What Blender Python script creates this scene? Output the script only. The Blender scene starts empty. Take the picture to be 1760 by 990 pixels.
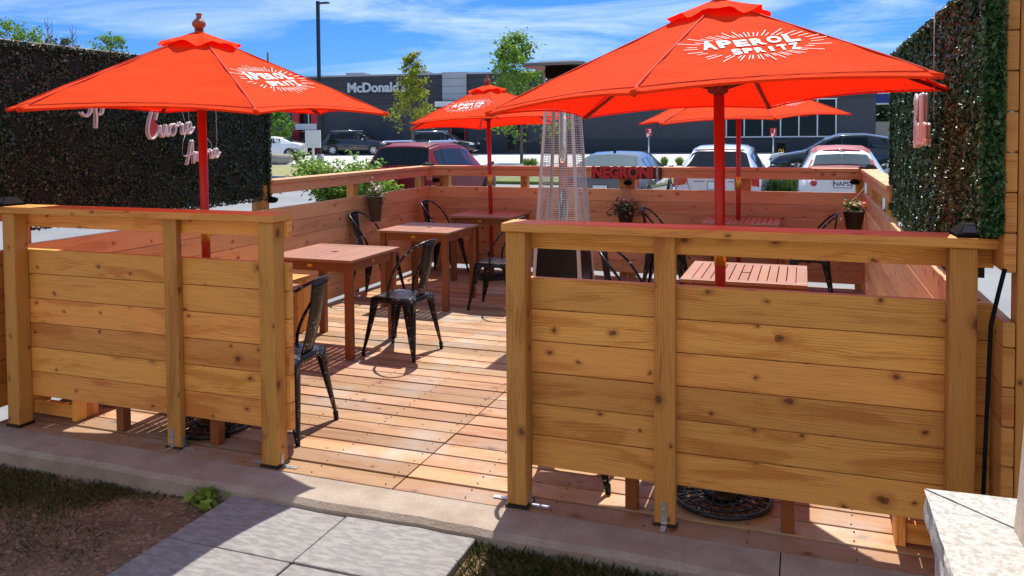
import bpy, math, random
import numpy as np
from mathutils import Vector, Matrix
R = math.radians
random.seed(7); rng = np.random.default_rng(7)
scene = bpy.context.scene
COL = scene.collection

# ------------------------------------------------------------------ camera
yaw, pitch, roll = .348494, .035828, -.007619
F = Vector((-math.sin(yaw)*math.cos(pitch), math.cos(yaw)*math.cos(pitch), -math.sin(pitch)))
Rt = Vector((math.cos(yaw), math.sin(yaw), 0)); Up = Rt.cross(F)
R2 = Rt*math.cos(roll) + Up*math.sin(roll); U2 = -Rt*math.sin(roll) + Up*math.cos(roll)
CAMZ = 1.6515
cd = bpy.data.cameras.new('camera'); cam = bpy.data.objects.new('camera', cd); COL.objects.link(cam)
cam.matrix_world = Matrix(((R2.x, U2.x, -F.x, 0), (R2.y, U2.y, -F.y, 0), (R2.z, U2.z, -F.z, CAMZ), (0, 0, 0, 1)))
cd.sensor_width = 36; cd.lens = 36*1381.5/1760; cd.shift_y = -(495-279.75)/1760
cd.clip_start = .05; cd.clip_end = 5000
scene.camera = cam

# ------------------------------------------------------------------ world and sun
SUNV = Vector((-.05, .52, 1)).normalized()          # towards the sun
elev = math.asin(SUNV.z)
w = bpy.data.worlds.new('World'); scene.world = w; w.use_nodes = True
nt = w.node_tree; nt.nodes.clear()
def N(tree, typ, **k):
    n = tree.nodes.new(typ)
    for a, b in k.items():
        if a.startswith('_'): setattr(n, a[1:], b)
        else: n.inputs[a.replace('__', ' ')].default_value = b
    return n
sky = N(nt, 'ShaderNodeTexSky', _sky_type='NISHITA', _sun_disc=False, _sun_elevation=elev,
        _sun_rotation=math.atan2(SUNV.x, SUNV.y), _air_density=1.0, _dust_density=.35, _ozone_density=3.0, _altitude=300)
tc = N(nt, 'ShaderNodeTexCoord')
mp = N(nt, 'ShaderNodeMapping'); mp.inputs['Scale'].default_value = (1.3, 1.3, 9.0); mp.inputs['Rotation'].default_value = (0, R(7), R(25))
nt.links.new(tc.outputs['Generated'], mp.inputs['Vector'])
n1 = N(nt, 'ShaderNodeTexNoise', Scale=1.9, Detail=9, Roughness=.62, Distortion=.5)
nt.links.new(mp.outputs[0], n1.inputs['Vector'])
cr = nt.nodes.new('ShaderNodeValToRGB'); cr.color_ramp.elements[0].position = .47; cr.color_ramp.elements[0].color = (0, 0, 0, 1)
cr.color_ramp.elements[1].position = .70; cr.color_ramp.elements[1].color = (.72, .72, .72, 1)
nt.links.new(n1.outputs['Fac'], cr.inputs[0])
tint = N(nt, 'ShaderNodeMixRGB', _blend_type='MULTIPLY', Fac=1.0)
nt.links.new(sky.outputs[0], tint.inputs['Color1'])
sep = nt.nodes.new('ShaderNodeSeparateXYZ'); nt.links.new(tc.outputs['Generated'], sep.inputs[0])
hz = nt.nodes.new('ShaderNodeValToRGB'); he = hz.color_ramp.elements      # clear deep-blue air down to the horizon
he[0].position = 0; he[0].color = (.17, .31, .52, 1); he[1].position = .45; he[1].color = (1.0, .93, .88, 1); k_ = he.new(.16); k_.color = (.12, .30, .66, 1)
nt.links.new(sep.outputs[2], hz.inputs[0]); nt.links.new(hz.outputs[0], tint.inputs['Color2'])
mx = N(nt, 'ShaderNodeMixRGB', _blend_type='MIX', Color2=(3.9, 4.7, 5.8, 1))
nt.links.new(cr.outputs[0], mx.inputs['Fac']); nt.links.new(tint.outputs[0], mx.inputs['Color1'])
bg = N(nt, 'ShaderNodeBackground', Strength=.15); out = N(nt, 'ShaderNodeOutputWorld')
nt.links.new(mx.outputs[0], bg.inputs[0]); nt.links.new(bg.outputs[0], out.inputs[0])
sd = bpy.data.lights.new('sun', 'SUN'); sd.energy = 4.2; sd.angle = R(.5); sd.color = (1, .94, .84)
sun = bpy.data.objects.new('sun', sd); COL.objects.link(sun)
sun.rotation_euler = SUNV.to_track_quat('Z', 'Y').to_euler()
vs = scene.view_settings; vs.view_transform = 'Standard'; vs.look = 'None'; vs.exposure = .62; vs.gamma = 1
scene.cycles.max_bounces = 8

# ------------------------------------------------------------------ helpers
class MB:
    """collects faces with two uv sets: uv (metres, grain along u) and tone (random per piece)"""
    def __init__(s): s.v = []; s.f = []; s.uv = []; s.tn = []; s.sm = []
    def face(s, idx, uv=None, tn=0, sm=False):
        s.f.append(idx); s.uv.append(uv or [(0, 0)]*len(idx)); s.tn.append(tn); s.sm.append(sm)
    def box(s, x0, x1, y0, y1, z0, z1, L='x', tn=None, M=None):
        tn = random.random() if tn is None else tn
        a, b = random.uniform(0, 50), random.uniform(0, 50)
        p = [(x, y, z) for x in (x0, x1) for y in (y0, y1) for z in (z0, z1)]
        i0 = len(s.v); li = 'xyz'.index(L)
        s.v += [tuple(M @ Vector(q)) for q in p] if M else p
        for fc, ax in (((0, 1, 3, 2), 0), ((4, 6, 7, 5), 0), ((0, 4, 5, 1), 1), ((2, 3, 7, 6), 1), ((0, 2, 6, 4), 2), ((1, 5, 7, 3), 2)):
            oth = [k for k in range(3) if k != ax and k != li]
            uv = []
            for k in fc:
                q = p[k]
                if ax == li: uv.append((q[oth[0]]*.25+a, q[oth[1]]+b))
                else: uv.append((q[li]+a, q[oth[0]]+b+ax*.37))
            s.face([i0+k for k in fc], uv, tn)
    def poly(s, pts, tn=0, sm=False, uv=None):
        i0 = len(s.v); s.v += [tuple(p) for p in pts]; s.face(list(range(i0, i0+len(pts))), uv or [(p[0], p[1]) for p in pts], tn, sm)
    def tube(s, pts, r, n=8, cap=True, tn=None, closed=False, flat=None):
        tn = random.random() if tn is None else tn
        pts = [Vector(p) for p in pts]; m = len(pts); rs = r if isinstance(r, (list, tuple)) else [r]*m
        ref = None; i0 = len(s.v); acc = 0; us = []
        for i, p in enumerate(pts):
            if closed: d = pts[(i+1) % m]-pts[i-1]
            else: d = pts[min(i+1, m-1)]-pts[max(i-1, 0)]
            d.normalize()
            if ref is None: ref = d.orthogonal().normalized()
            ref = (ref-d*ref.dot(d)).normalized(); bi = d.cross(ref)
            if i: acc += (p-pts[i-1]).length
            us.append(acc)
            for k in range(n):
                a = 2*math.pi*k/n
                s.v.append(tuple(p+(ref*math.cos(a)+bi*math.sin(a)*(flat or 1))*rs[i]))
        for i in range(m if closed else m-1):
            j = (i+1) % m
            for k in range(n):
                k2 = (k+1) % n
                s.face([i0+i*n+k, i0+i*n+k2, i0+j*n+k2, i0+j*n+k],
                       [(us[i], k/n*.2), (us[i], (k+1)/n*.2), (us[j], (k+1)/n*.2), (us[j], k/n*.2)], tn, True)
        if cap and not closed:
            s.face([i0+k for k in range(n)][::-1], None, tn); s.face([i0+(m-1)*n+k for k in range(n)], None, tn)
    def lathe(s, prof, c=(0, 0, 0), n=16, tn=0, M=None):
        i0 = len(s.v)
        for r, z in prof:
            for k in range(n):
                a = 2*math.pi*k/n; p = Vector((c[0]+r*math.cos(a), c[1]+r*math.sin(a), c[2]+z))
                s.v.append(tuple(M @ p if M else p))
        for i in range(len(prof)-1):
            for k in range(n):
                k2 = (k+1) % n
                s.face([i0+i*n+k, i0+i*n+k2, i0+(i+1)*n+k2, i0+(i+1)*n+k], [(0, 0)]*4, tn, True)
        s.face([i0+k for k in range(n)][::-1], None, tn); s.face([i0+(len(prof)-1)*n+k for k in range(n)], None, tn)
    def grid(s, P, nu, nv, tn=0, sm=True):
        i0 = len(s.v)
        for i in range(nu+1):
            for j in range(nv+1): s.v.append(tuple(P(i/nu, j/nv)))
        W = nv+1
        for i in range(nu):
            for j in range(nv):
                s.face([i0+i*W+j, i0+(i+1)*W+j, i0+(i+1)*W+j+1, i0+i*W+j+1],
                       [(i/nu, j/nv), ((i+1)/nu, j/nv), ((i+1)/nu, (j+1)/nv), (i/nu, (j+1)/nv)], tn, sm)
    def build(s, name, mat, parent=None, bevel=0, subs=0, solid=0):
        me = bpy.data.meshes.new(name); me.from_pydata(s.v, [], s.f); me.materials.append(mat)
        u = me.uv_layers.new(name='uv'); t = me.uv_layers.new(name='tone')
        u.data.foreach_set('uv', [c for f in s.uv for p in f for c in p])
        t.data.foreach_set('uv', [c for f, tn in zip(s.f, s.tn) for _ in f for c in (tn, tn)])
        me.polygons.foreach_set('use_smooth', s.sm); me.update()
        o = bpy.data.objects.new(name, me); COL.objects.link(o)
        if parent: o.parent = parent
        if solid:
            m = o.modifiers.new('solid', 'SOLIDIFY'); m.thickness = solid
        if bevel:
            m = o.modifiers.new('bevel', 'BEVEL'); m.width = bevel; m.segments = 2; m.limit_method = 'ANGLE'; m.angle_limit = R(40)
        if subs:
            m = o.modifiers.new('sub', 'SUBSURF'); m.levels = subs; m.render_levels = subs
        return o
def empty(name, loc=(0, 0, 0), rz=0):
    o = bpy.data.objects.new(name, None); COL.objects.link(o); o.location = loc; o.rotation_euler = (0, 0, rz); o.empty_display_size = .1; return o
def tag(o, label, cat, group=None):
    o['label'] = label; o['category'] = cat
    if group: o['group'] = group
    return o
def struct(o, kind='structure'): o['kind'] = kind; return o
def copy_tree(o, parent=None):
    c = o.copy(); COL.objects.link(c); c.parent = parent
    for k in [x for x in bpy.data.objects if x.parent == o and x != c]: copy_tree(k, c)
    return c
def px(u_, v_, **k):
    d = F + R2*((u_-880)/1381.5) - U2*((v_-279.75)/1381.5)
    (a, val), = k.items()
    if a == 'd': return Vector((0, 0, CAMZ))+d*val
    i = 'xyz'.index(a); t = (val-(CAMZ if i == 2 else 0))/d[i]
    return Vector((0, 0, CAMZ))+d*t
_fonts = {}
def text_pts(txt, size=1, bold=.0, ext=.0, shear=0, spacing=1):
    cu = bpy.data.curves.new('t', 'FONT'); cu.body = txt; cu.size = size; cu.offset = bold; cu.extrude = ext; cu.shear = shear
    cu.align_x = 'CENTER'; cu.align_y = 'CENTER'; cu.resolution_u = 4; cu.space_character = spacing
    o = bpy.data.objects.new('t', cu); COL.objects.link(o)
    dg = bpy.context.evaluated_depsgraph_get(); me = bpy.data.meshes.new_from_object(o.evaluated_get(dg))
    vs_ = [tuple(v.co) for v in me.vertices]; fs = [tuple(p.vertices) for p in me.polygons]
    bpy.data.objects.remove(o); bpy.data.curves.remove(cu); bpy.data.meshes.remove(me)
    return vs_, fs
def add_text(mb, txt, fn, **k):
    vs_, fs = text_pts(txt, **k); i0 = len(mb.v)
    mb.v += [tuple(fn(*v)) for v in vs_]
    for f in fs: mb.face([i0+i for i in f])

# ------------------------------------------------------------------ materials
def mat(name):
    m = bpy.data.materials.new(name); m.use_nodes = True; t = m.node_tree
    return m, t, t.nodes['Principled BSDF']
def plain(name, col, rough=.6, metal=0, spec=.5, coat=0, vary=0, scale=8, emit=None):
    m, t, b = mat(name)
    b.inputs['Base Color'].default_value = (*col, 1); b.inputs['Roughness'].default_value = rough
    b.inputs['Metallic'].default_value = metal; b.inputs['Specular IOR Level'].default_value = spec; b.inputs['Coat Weight'].default_value = coat
    if vary:
        c = N(t, 'ShaderNodeTexCoord'); n = N(t, 'ShaderNodeTexNoise', Scale=scale, Detail=6, Roughness=.65)
        t.links.new(c.outputs['Object'], n.inputs['Vector'])
        r = N(t, 'ShaderNodeMapRange'); r.inputs['From Min'].default_value = .3; r.inputs['From Max'].default_value = .7
        r.inputs['To Min'].default_value = 1-vary; r.inputs['To Max'].default_value = 1+vary
        t.links.new(n.outputs['Fac'], r.inputs[0])
        h = N(t, 'ShaderNodeHueSaturation'); h.inputs['Color'].default_value = (*col, 1); t.links.new(r.outputs[0], h.inputs['Value'])
        t.links.new(h.outputs[0], b.inputs['Base Color'])
        bp = N(t, 'ShaderNodeBump', Strength=.25, Distance=.01); t.links.new(n.outputs['Fac'], bp.inputs['Height']); t.links.new(bp.outputs[0], b.inputs['Normal'])
    return m
def math_(t, op, a, b=None, c=None, clamp=False):
    n = t.nodes.new('ShaderNodeMath'); n.operation = op; n.use_clamp = clamp
    for i, x in enumerate((a, b, c)):
        if x is None: continue
        if hasattr(x, 'is_linked') or hasattr(x, 'links'): t.links.new(x, n.inputs[i])
        else: n.inputs[i].default_value = x
    return n.outputs[0]
def mixc(t, fac, a, b, mode='MIX'):
    n = t.nodes.new('ShaderNodeMixRGB'); n.blend_type = mode
    for i, x in ((0, fac), (1, a), (2, b)):
        if hasattr(x, 'links'): t.links.new(x, n.inputs[i])
        elif isinstance(x, (int, float)): n.inputs[i].default_value = x
        else: n.inputs[i].default_value = (*x, 1)
    return n.outputs[0]
def smooth(t, x, a, b, c=0, d=1):
    n = t.nodes.new('ShaderNodeMapRange'); n.interpolation_type = 'SMOOTHSTEP'
    t.links.new(x, n.inputs[0]); n.inputs[1].default_value = a; n.inputs[2].default_value = b; n.inputs[3].default_value = c; n.inputs[4].default_value = d
    return n.outputs[0]
def wood(name, light, dark, knot=(.09, .035, .012), knots=.3, grain=1., rough=.62, tonevar=.22, stain=.5, weather=0, kscale=5.5, huev=.014):
    m, t, b = mat(name)
    uv = N(t, 'ShaderNodeUVMap', _uv_map='uv'); tn = N(t, 'ShaderNodeUVMap', _uv_map='tone')
    s = N(t, 'ShaderNodeSeparateXYZ'); t.links.new(uv.outputs[0], s.inputs[0]); u, v = s.outputs[0], s.outputs[1]
    s2 = N(t, 'ShaderNodeSeparateXYZ'); t.links.new(tn.outputs[0], s2.inputs[0]); tone = s2.outputs[0]
    def vec(a, b_, c=0.):
        n = t.nodes.new('ShaderNodeCombineXYZ')
        for i, x in enumerate((a, b_, c)):
            if hasattr(x, 'links'): t.links.new(x, n.inputs[i])
            else: n.inputs[i].default_value = x
        return n.outputs[0]
    # knots
    vo = N(t, 'ShaderNodeTexVoronoi', _voronoi_dimensions='2D', Scale=kscale, Randomness=1.0)
    wob = N(t, 'ShaderNodeTexNoise', Scale=30, Detail=3); t.links.new(vec(u, v), wob.inputs['Vector'])
    wob2 = N(t, 'ShaderNodeTexNoise', Scale=11, Detail=2); t.links.new(vec(u, v, tone), wob2.inputs['Vector'])
    uw = math_(t, 'MULTIPLY_ADD', wob2.outputs['Fac'], .05, math_(t, 'MULTIPLY_ADD', wob.outputs['Fac'], .014, u)); vw = math_(t, 'MULTIPLY_ADD', wob.outputs['Fac'], .016, v)
    t.links.new(vec(math_(t, 'MULTIPLY', uw, .75), vw), vo.inputs['Vector'])
    sc = N(t, 'ShaderNodeSeparateColor'); t.links.new(vo.outputs['Color'], sc.inputs[0])
    on = math_(t, 'LESS_THAN', sc.outputs[0], knots)
    size = math_(t, 'MULTIPLY_ADD', math_(t, 'POWER', sc.outputs[1], 2.5), .055, .028)
    dist = math_(t, 'DIVIDE', vo.outputs['Distance'], size)       # 1 at the knot's rim
    core = math_(t, 'MULTIPLY', math_(t, 'MAXIMUM', smooth(t, dist, .35, .6, 1, 0), math_(t, 'MULTIPLY', smooth(t, math_(t, 'ABSOLUTE', math_(t, 'SUBTRACT', dist, .9)), .0, .35, 1, 0), .85)), on)
    halo = math_(t, 'MULTIPLY', smooth(t, dist, .8, 3.6, 1, 0), on)
    # grain lines, bent round the knots
    n1 = N(t, 'ShaderNodeTexNoise', Scale=1, Detail=3, Roughness=.5)
    t.links.new(vec(math_(t, 'MULTIPLY', u, 1.1), math_(t, 'MULTIPLY', v, 7), tone), n1.inputs['Vector'])
    ph = math_(t, 'MULTIPLY_ADD', n1.outputs['Fac'], 34., math_(t, 'MULTIPLY', v, 330.))
    ph = math_(t, 'MULTIPLY_ADD', halo, 5.5, ph)
    line = math_(t, 'POWER', math_(t, 'ABSOLUTE', math_(t, 'SINE', ph)), 5.)
    n2 = N(t, 'ShaderNodeTexNoise', Scale=1, Detail=5, Roughness=.6)
    t.links.new(vec(math_(t, 'MULTIPLY', u, 5.), math_(t, 'MULTIPLY', v, 260), tone), n2.inputs['Vector'])
    n3 = N(t, 'ShaderNodeTexNoise', Scale=1, Detail=5, Roughness=.6, Distortion=.6)
    t.links.new(vec(math_(t, 'MULTIPLY', u, 1.8), math_(t, 'MULTIPLY', v, 11), math_(t, 'MULTIPLY', tone, 9.)), n3.inputs['Vector'])
    mask = smooth(t, n3.outputs['Fac'], .35, .75)
    g = math_(t, 'MULTIPLY', line, math_(t, 'MULTIPLY_ADD', mask, .55*grain, .05*grain))
    c = mixc(t, g, light, dark)
    c = mixc(t, math_(t, 'MULTIPLY', smooth(t, n2.outputs['Fac'], .45, .75), .30*grain), c, dark)
    c = mixc(t, math_(t, 'MULTIPLY', smooth(t, n3.outputs['Fac'], .52, .64), stain), c, (light[0]*.66, light[1]*.46, light[2]*.30))
    c = mixc(t, math_(t, 'MULTIPLY', halo, .5), c, (dark[0]*1.15, dark[1], dark[2]))
    c = mixc(t, math_(t, 'MULTIPLY', smooth(t, dist, .7, 1.1, .7, 0), on), c, (dark[0], dark[1]*.85, dark[2]))
    c = mixc(t, math_(t, 'MULTIPLY', core, .92), c, knot)
    if weather:
        n4 = N(t, 'ShaderNodeTexNoise', Scale=2.2, Detail=6, Roughness=.7); cc = N(t, 'ShaderNodeTexCoord'); t.links.new(cc.outputs['Object'], n4.inputs['Vector'])
        c = mixc(t, math_(t, 'MULTIPLY', smooth(t, n4.outputs['Fac'], .45, .7), weather), c, (.40, .37, .33))
    h = N(t, 'ShaderNodeHueSaturation'); t.links.new(c, h.inputs['Color'])
    t.links.new(math_(t, 'MULTIPLY_ADD', tone, tonevar*2, 1-tonevar), h.inputs['Value'])
    t.links.new(math_(t, 'MULTIPLY_ADD', math_(t, 'FRACT', math_(t, 'MULTIPLY', tone, 7.3)), huev, .498-huev/2), h.inputs['Hue'])
    t.links.new(h.outputs[0], b.inputs['Base Color']); b.inputs['Roughness'].default_value = rough
    bp = N(t, 'ShaderNodeBump', Strength=.35, Distance=.002)
    t.links.new(math_(t, 'ADD', math_(t, 'MULTIPLY', n2.outputs['Fac'], .8), math_(t, 'MULTIPLY', core, -1.)), bp.inputs['Height']); t.links.new(bp.outputs[0], b.inputs['Normal'])
    return m
CEDAR = wood('cedar_stained', (.80, .42, .095), (.25, .075, .010), knots=.75, kscale=5.6, stain=.62, tonevar=.17, grain=1.25)
CEDARP = wood('cedar_post', (.58, .29, .062), (.19, .058, .008), knots=.7, stain=.6, grain=1.2, tonevar=.12)
CEDARB = wood('cedar_back', (.70, .37, .165), (.32, .12, .04), knots=.65, stain=.4, tonevar=.12, kscale=6.5)  # same cedar, pinker: sun and umbrella glow put into the colour
DECKM = wood('deck_wood', (.41, .235, .115), (.18, .085, .035), knots=.45, stain=.55, tonevar=.30, weather=.6, rough=.7, huev=.013)
TABLEM = wood('table_wood', (.27, .085, .026), (.15, .038, .012), knots=0, grain=.7, stain=.15, tonevar=.1, rough=.42)
TOPM = wood('table_top_wood', (.40, .185, .095), (.24, .09, .04), knots=0, grain=.7, stain=.15, tonevar=.1, rough=.42)
def tone_col(name, cols, rough=.5, trans=0, spec=.5, pos=None):
    m, t, b = mat(name)
    tn = N(t, 'ShaderNodeUVMap', _uv_map='tone'); s2 = N(t, 'ShaderNodeSeparateXYZ'); t.links.new(tn.outputs[0], s2.inputs[0])
    cr_ = t.nodes.new('ShaderNodeValToRGB'); e = cr_.color_ramp.elements
    for i, c in enumerate(cols):
        p = (pos[i] if pos else i/(len(cols)-1))
        if i < 2: e[i].position = p; e[i].color = (*c, 1)
        else: k = e.new(p); k.color = (*c, 1)
    t.links.new(s2.outputs[0], cr_.inputs[0]); t.links.new(cr_.outputs[0], b.inputs['Base Color'])
    b.inputs['Roughness'].default_value = rough; b.inputs['Specular IOR Level'].default_value = spec
    if trans:
        tr = N(t, 'ShaderNodeBsdfTranslucent'); t.links.new(cr_.outputs[0], tr.inputs[0])
        mxs = N(t, 'ShaderNodeMixShader', Fac=trans); t.links.new(b.outputs[0], mxs.inputs[1]); t.links.new(tr.outputs[0], mxs.inputs[2])
        t.links.new(mxs.outputs[0], t.nodes['Material Output'].inputs[0])
    return m
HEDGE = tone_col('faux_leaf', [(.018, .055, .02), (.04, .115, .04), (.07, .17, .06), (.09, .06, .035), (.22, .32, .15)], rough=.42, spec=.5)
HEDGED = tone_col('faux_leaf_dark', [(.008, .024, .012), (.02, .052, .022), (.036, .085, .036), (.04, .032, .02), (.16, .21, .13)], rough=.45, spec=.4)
LEAFY = tone_col('maple_leaf', [(.16, .20, .02), (.28, .31, .03), (.38, .40, .06)], rough=.5, spec=.15, trans=.35)
LEAFG = tone_col('tree_leaf', [(.07, .16, .02), (.13, .26, .035), (.21, .36, .06)], rough=.5, spec=.15, trans=.35)
LEAFT = tone_col('young_leaf', [(.10, .19, .02), (.18, .31, .04), (.28, .43, .08)], rough=.5, spec=.15, trans=.35)
LEAFB = tone_col('shrub_leaf', [(.09, .17, .02), (.18, .30, .035), (.30, .44, .08)], rough=.45, spec=.15, trans=.35)
LEAFF = tone_col('far_leaf', [(.03, .06, .02), (.06, .10, .03), (.10, .14, .05)], rough=.6, spec=.15, trans=.2)
GRASS = tone_col('grass_blade', [(.05, .075, .015), (.09, .12, .025), (.20, .18, .07), (.07, .11, .02)], rough=.6, trans=.3)
DRYGR = tone_col('dry_grass_blade', [(.06, .06, .02), (.16, .12, .055), (.10, .10, .03), (.22, .16, .09)], rough=.7, trans=.2)
LGRASS = tone_col('thin_grass_blade', [(.05, .065, .018), (.12, .12, .035), (.20, .16, .08), (.08, .10, .025)], rough=.7, spec=.2, trans=.2)
BARK = plain('bark', (.13, .10, .08), .85, vary=.3, scale=20)
CANOPY, t, b = mat('canopy_fabric')
b.inputs['Base Color'].default_value = (.97, .085, .018, 1); b.inputs['Roughness'].default_value = .85; b.inputs['Specular IOR Level'].default_value = .08
tr = N(t, 'ShaderNodeBsdfTranslucent', Color=(.95, .012, .003, 1)); ms = N(t, 'ShaderNodeMixShader', Fac=.40)
cc = N(t, 'ShaderNodeTexCoord'); nn = N(t, 'ShaderNodeTexNoise', Scale=2.2, Detail=3, Distortion=.8); mpp = N(t, 'ShaderNodeMapping'); mpp.inputs['Scale'].default_value = (1, 1, 6)
t.links.new(cc.outputs['Object'], mpp.inputs[0]); t.links.new(mpp.outputs[0], nn.inputs['Vector'])
bp = N(t, 'ShaderNodeBump', Strength=.5, Distance=.02); t.links.new(nn.outputs['Fac'], bp.inputs['Height']); t.links.new(bp.outputs[0], b.inputs['Normal']); t.links.new(bp.outputs[0], tr.inputs['Normal'])
t.links.new(b.outputs[0], ms.inputs[1]); t.links.new(tr.outputs[0], ms.inputs[2]); t.links.new(ms.outputs[0], t.nodes['Material Output'].inputs[0])
SEAMM = plain('seam_tape', (.62, .03, .008), .8)
PRINT = plain('white_print', (.85, .80, .78), .7)
POLE = plain('red_pole_paint', (.42, .02, .008), .4, vary=.1)
RIBM = plain('dark_rib_wood', (.20, .02, .01), .6)
BRASS = plain('brass', (.75, .42, .05), .35, metal=.6)
FINIAL = plain('finial_wood', (.33, .09, .035), .45, vary=.15)
# black chair paint worn through to pale metal
CHAIR, t, b = mat('worn_black_paint')
cc = N(t, 'ShaderNodeTexCoord'); n1 = N(t, 'ShaderNodeTexNoise', Scale=70, Detail=3, Roughness=.6); n2 = N(t, 'ShaderNodeTexNoise', Scale=7, Detail=3)
t.links.new(cc.outputs['Object'], n1.inputs['Vector']); t.links.new(cc.outputs['Object'], n2.inputs['Vector'])
msk = smooth(t, math_(t, 'MULTIPLY_ADD', n2.outputs['Fac'], .35, n1.outputs['Fac']), .825, .85)
t.links.new(mixc(t, msk, (.006, .006, .007), (.50, .48, .45)), b.inputs['Base Color']); t.links.new(math_(t, 'MULTIPLY_ADD', msk, .35, .30), b.inputs['Roughness']); b.inputs['Specular IOR Level'].default_value = .35
bp = N(t, 'ShaderNodeBump', Strength=.25, Distance=.002); t.links.new(n1.outputs['Fac'], bp.inputs['Height']); t.links.new(bp.outputs[0], b.inputs['Normal'])
BLACK = plain('black_metal', (.012, .012, .013), .4)
BLACKP = plain('black_plastic', (.008, .008, .009), .75, spec=.08)
GALV = plain('galvanised', (.55, .57, .60), .38, metal=.8, vary=.15, scale=30)
STEEL = plain('brushed_steel', (.60, .56, .53), .42, metal=.3)
HBLACK = plain('heater_panel', (.006, .006, .007), .25)
SOLAR = plain('solar_glass', (.04, .045, .08), .35, spec=.4)
COPPER = plain('burner_copper', (.45, .22, .12), .4, metal=.7)
GLASS, t, b = mat('tube_glass'); b.inputs['Base Color'].default_value = (.9, .95, .95, 1); b.inputs['Roughness'].default_value = .05; b.inputs['Transmission Weight'].default_value = .95; b.inputs['IOR'].default_value = 1.1
NEON = plain('neon_tube_off', (.85, .70, .68), .3)
NEONB = plain('neon_backing', (.62, .57, .56), .25)
NEONR = plain('neon_red_fill', (.55, .06, .04), .5)
CABLEW = plain('pale_cable', (.45, .42, .40), .5)
WHITEW = plain('white_trim', (.72, .72, .70), .5)

# ------------------------------------------------------------------ ground
def gz(y): return -.16 + (.31*min(max((y-15)/45, 0), 1))
m_as, t, b = mat('asphalt')
cc = N(t, 'ShaderNodeTexCoord'); a1 = N(t, 'ShaderNodeTexNoise', Scale=.5, Detail=8, Roughness=.6); a2 = N(t, 'ShaderNodeTexNoise', Scale=90, Detail=3)
t.links.new(cc.outputs['Object'], a1.inputs['Vector']); t.links.new(cc.outputs['Object'], a2.inputs['Vector'])
c = mixc(t, smooth(t, a1.outputs['Fac'], .3, .7), (.20, .205, .21), (.26, .265, .27)); c = mixc(t, math_(t, 'MULTIPLY', smooth(t, a2.outputs['Fac'], .4, .7), .35), c, (.10, .10, .105))
t.links.new(c, b.inputs['Base Color']); b.inputs['Roughness'].default_value = .85
g = MB(); ys = [-60, 0, 3, 15, 25, 35, 45, 60, 120, 600, 3000]; xs = [-3000, -400, -80, -20, 20, 80, 400, 3000]
for i in range(len(ys)-1):
    for j in range(len(xs)-1):
        g.poly([(xs[j], ys[i], gz(ys[i])), (xs[j+1], ys[i], gz(ys[i])), (xs[j+1], ys[i+1], gz(ys[i+1])), (xs[j], ys[i+1], gz(ys[i+1]))])
struct(g.build('ground', m_as))
CONC = plain('concrete', (.38, .37, .35), .85, vary=.14, scale=3)
CONCR = plain('concrete_road', (.50, .50, .49), .85, vary=.08, scale=.6)
def strip(name, pts, mt, lift=.004, h=0):
    g = MB(); n = len(pts)
    def zz(p): return gz(p[1])+lift
    # subdivide along y so that the strip follows the slope
    g.poly([(p[0], p[1], zz(p)+h) for p in pts])
    if h:
        for i in range(n):
            a, b_ = pts[i], pts[(i+1) % n]
            g.poly([(a[0], a[1], zz(a)-.1), (b_[0], b_[1], zz(b_)-.1), (b_[0], b_[1], zz(b_)+h), (a[0], a[1], zz(a)+h)])
    return struct(g.build(name, mt))
strip('road', [(-60, 33), (20, 33), (20, 45), (-60, 45)], CONCR)
strip('road', [(-60, 45.002), (20, 45.002), (20, 59.5), (-60, 53)], CONCR)
LAWN = plain('lawn', (.13, .16, .04), .9, vary=.35, scale=3)
LAWNY = plain('dry_lawn', (.24, .23, .09), .9, vary=.3, scale=3)
strip('lawn', [(-14, 26), (6, 26), (6, 28.5), (-14, 28.5)], LAWN, h=.1)
strip('lawn', [(-40, 30), (-17.5, 27), (-17, 30), (-24, 36), (-40, 36)], LAWNY, h=.1)
KERBM = plain('kerb_concrete', (.36, .335, .31), .9, vary=.18, scale=5)
strip('kerb', [(-40, 29.7), (-17.2, 26.7), (-17.5, 26.95), (-40, 29.95)], KERBM, h=.12)
PAINT = plain('white_road_paint', (.75, .75, .73), .7)
a_ = px(468, 352, z=-.155); b_ = px(596, 325.5, z=-.155)
g = MB(); dv = (b_-a_).normalized(); nn_ = Vector((-dv.y, dv.x, 0))*.05; a_ -= dv*3
g.poly([a_-nn_, b_-nn_, b_+nn_, a_+nn_]); o = struct(g.build('parking_line', PAINT)); o.location.z = 0
for q in range(4):
    g = MB(); x0 = -6.9+2.75*q; g.poly([(x0-.05, 14.5, -.155), (x0+.05, 14.5, -.155), (x0+.05, 20.5, -.115), (x0-.05, 20.5, -.115)]); struct(g.build('parking_line', PAINT))

# soil and slabs on this side of the kerb
SOIL, t, b = mat('soil')
cc = N(t, 'ShaderNodeTexCoord'); a1 = N(t, 'ShaderNodeTexNoise', Scale=3, Detail=9, Roughness=.7); a2 = N(t, 'ShaderNodeTexVoronoi', Scale=75)
t.links.new(cc.outputs['Object'], a1.inputs['Vector']); t.links.new(cc.outputs['Object'], a2.inputs['Vector'])
c = mixc(t, smooth(t, a1.outputs['Fac'], .35, .65), (.135, .080, .042), (.235, .150, .085))
sc_ = N(t, 'ShaderNodeSeparateColor'); t.links.new(a2.outputs['Color'], sc_.inputs[0])
c = mixc(t, math_(t, 'MULTIPLY', math_(t, 'GREATER_THAN', sc_.outputs[0], .9), .6), c, (.38, .24, .18))
c = mixc(t, math_(t, 'MULTIPLY', math_(t, 'LESS_THAN', sc_.outputs[0], .25), .5), c, (.06, .035, .025))
t.links.new(c, b.inputs['Base Color']); b.inputs['Roughness'].default_value = .95
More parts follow.
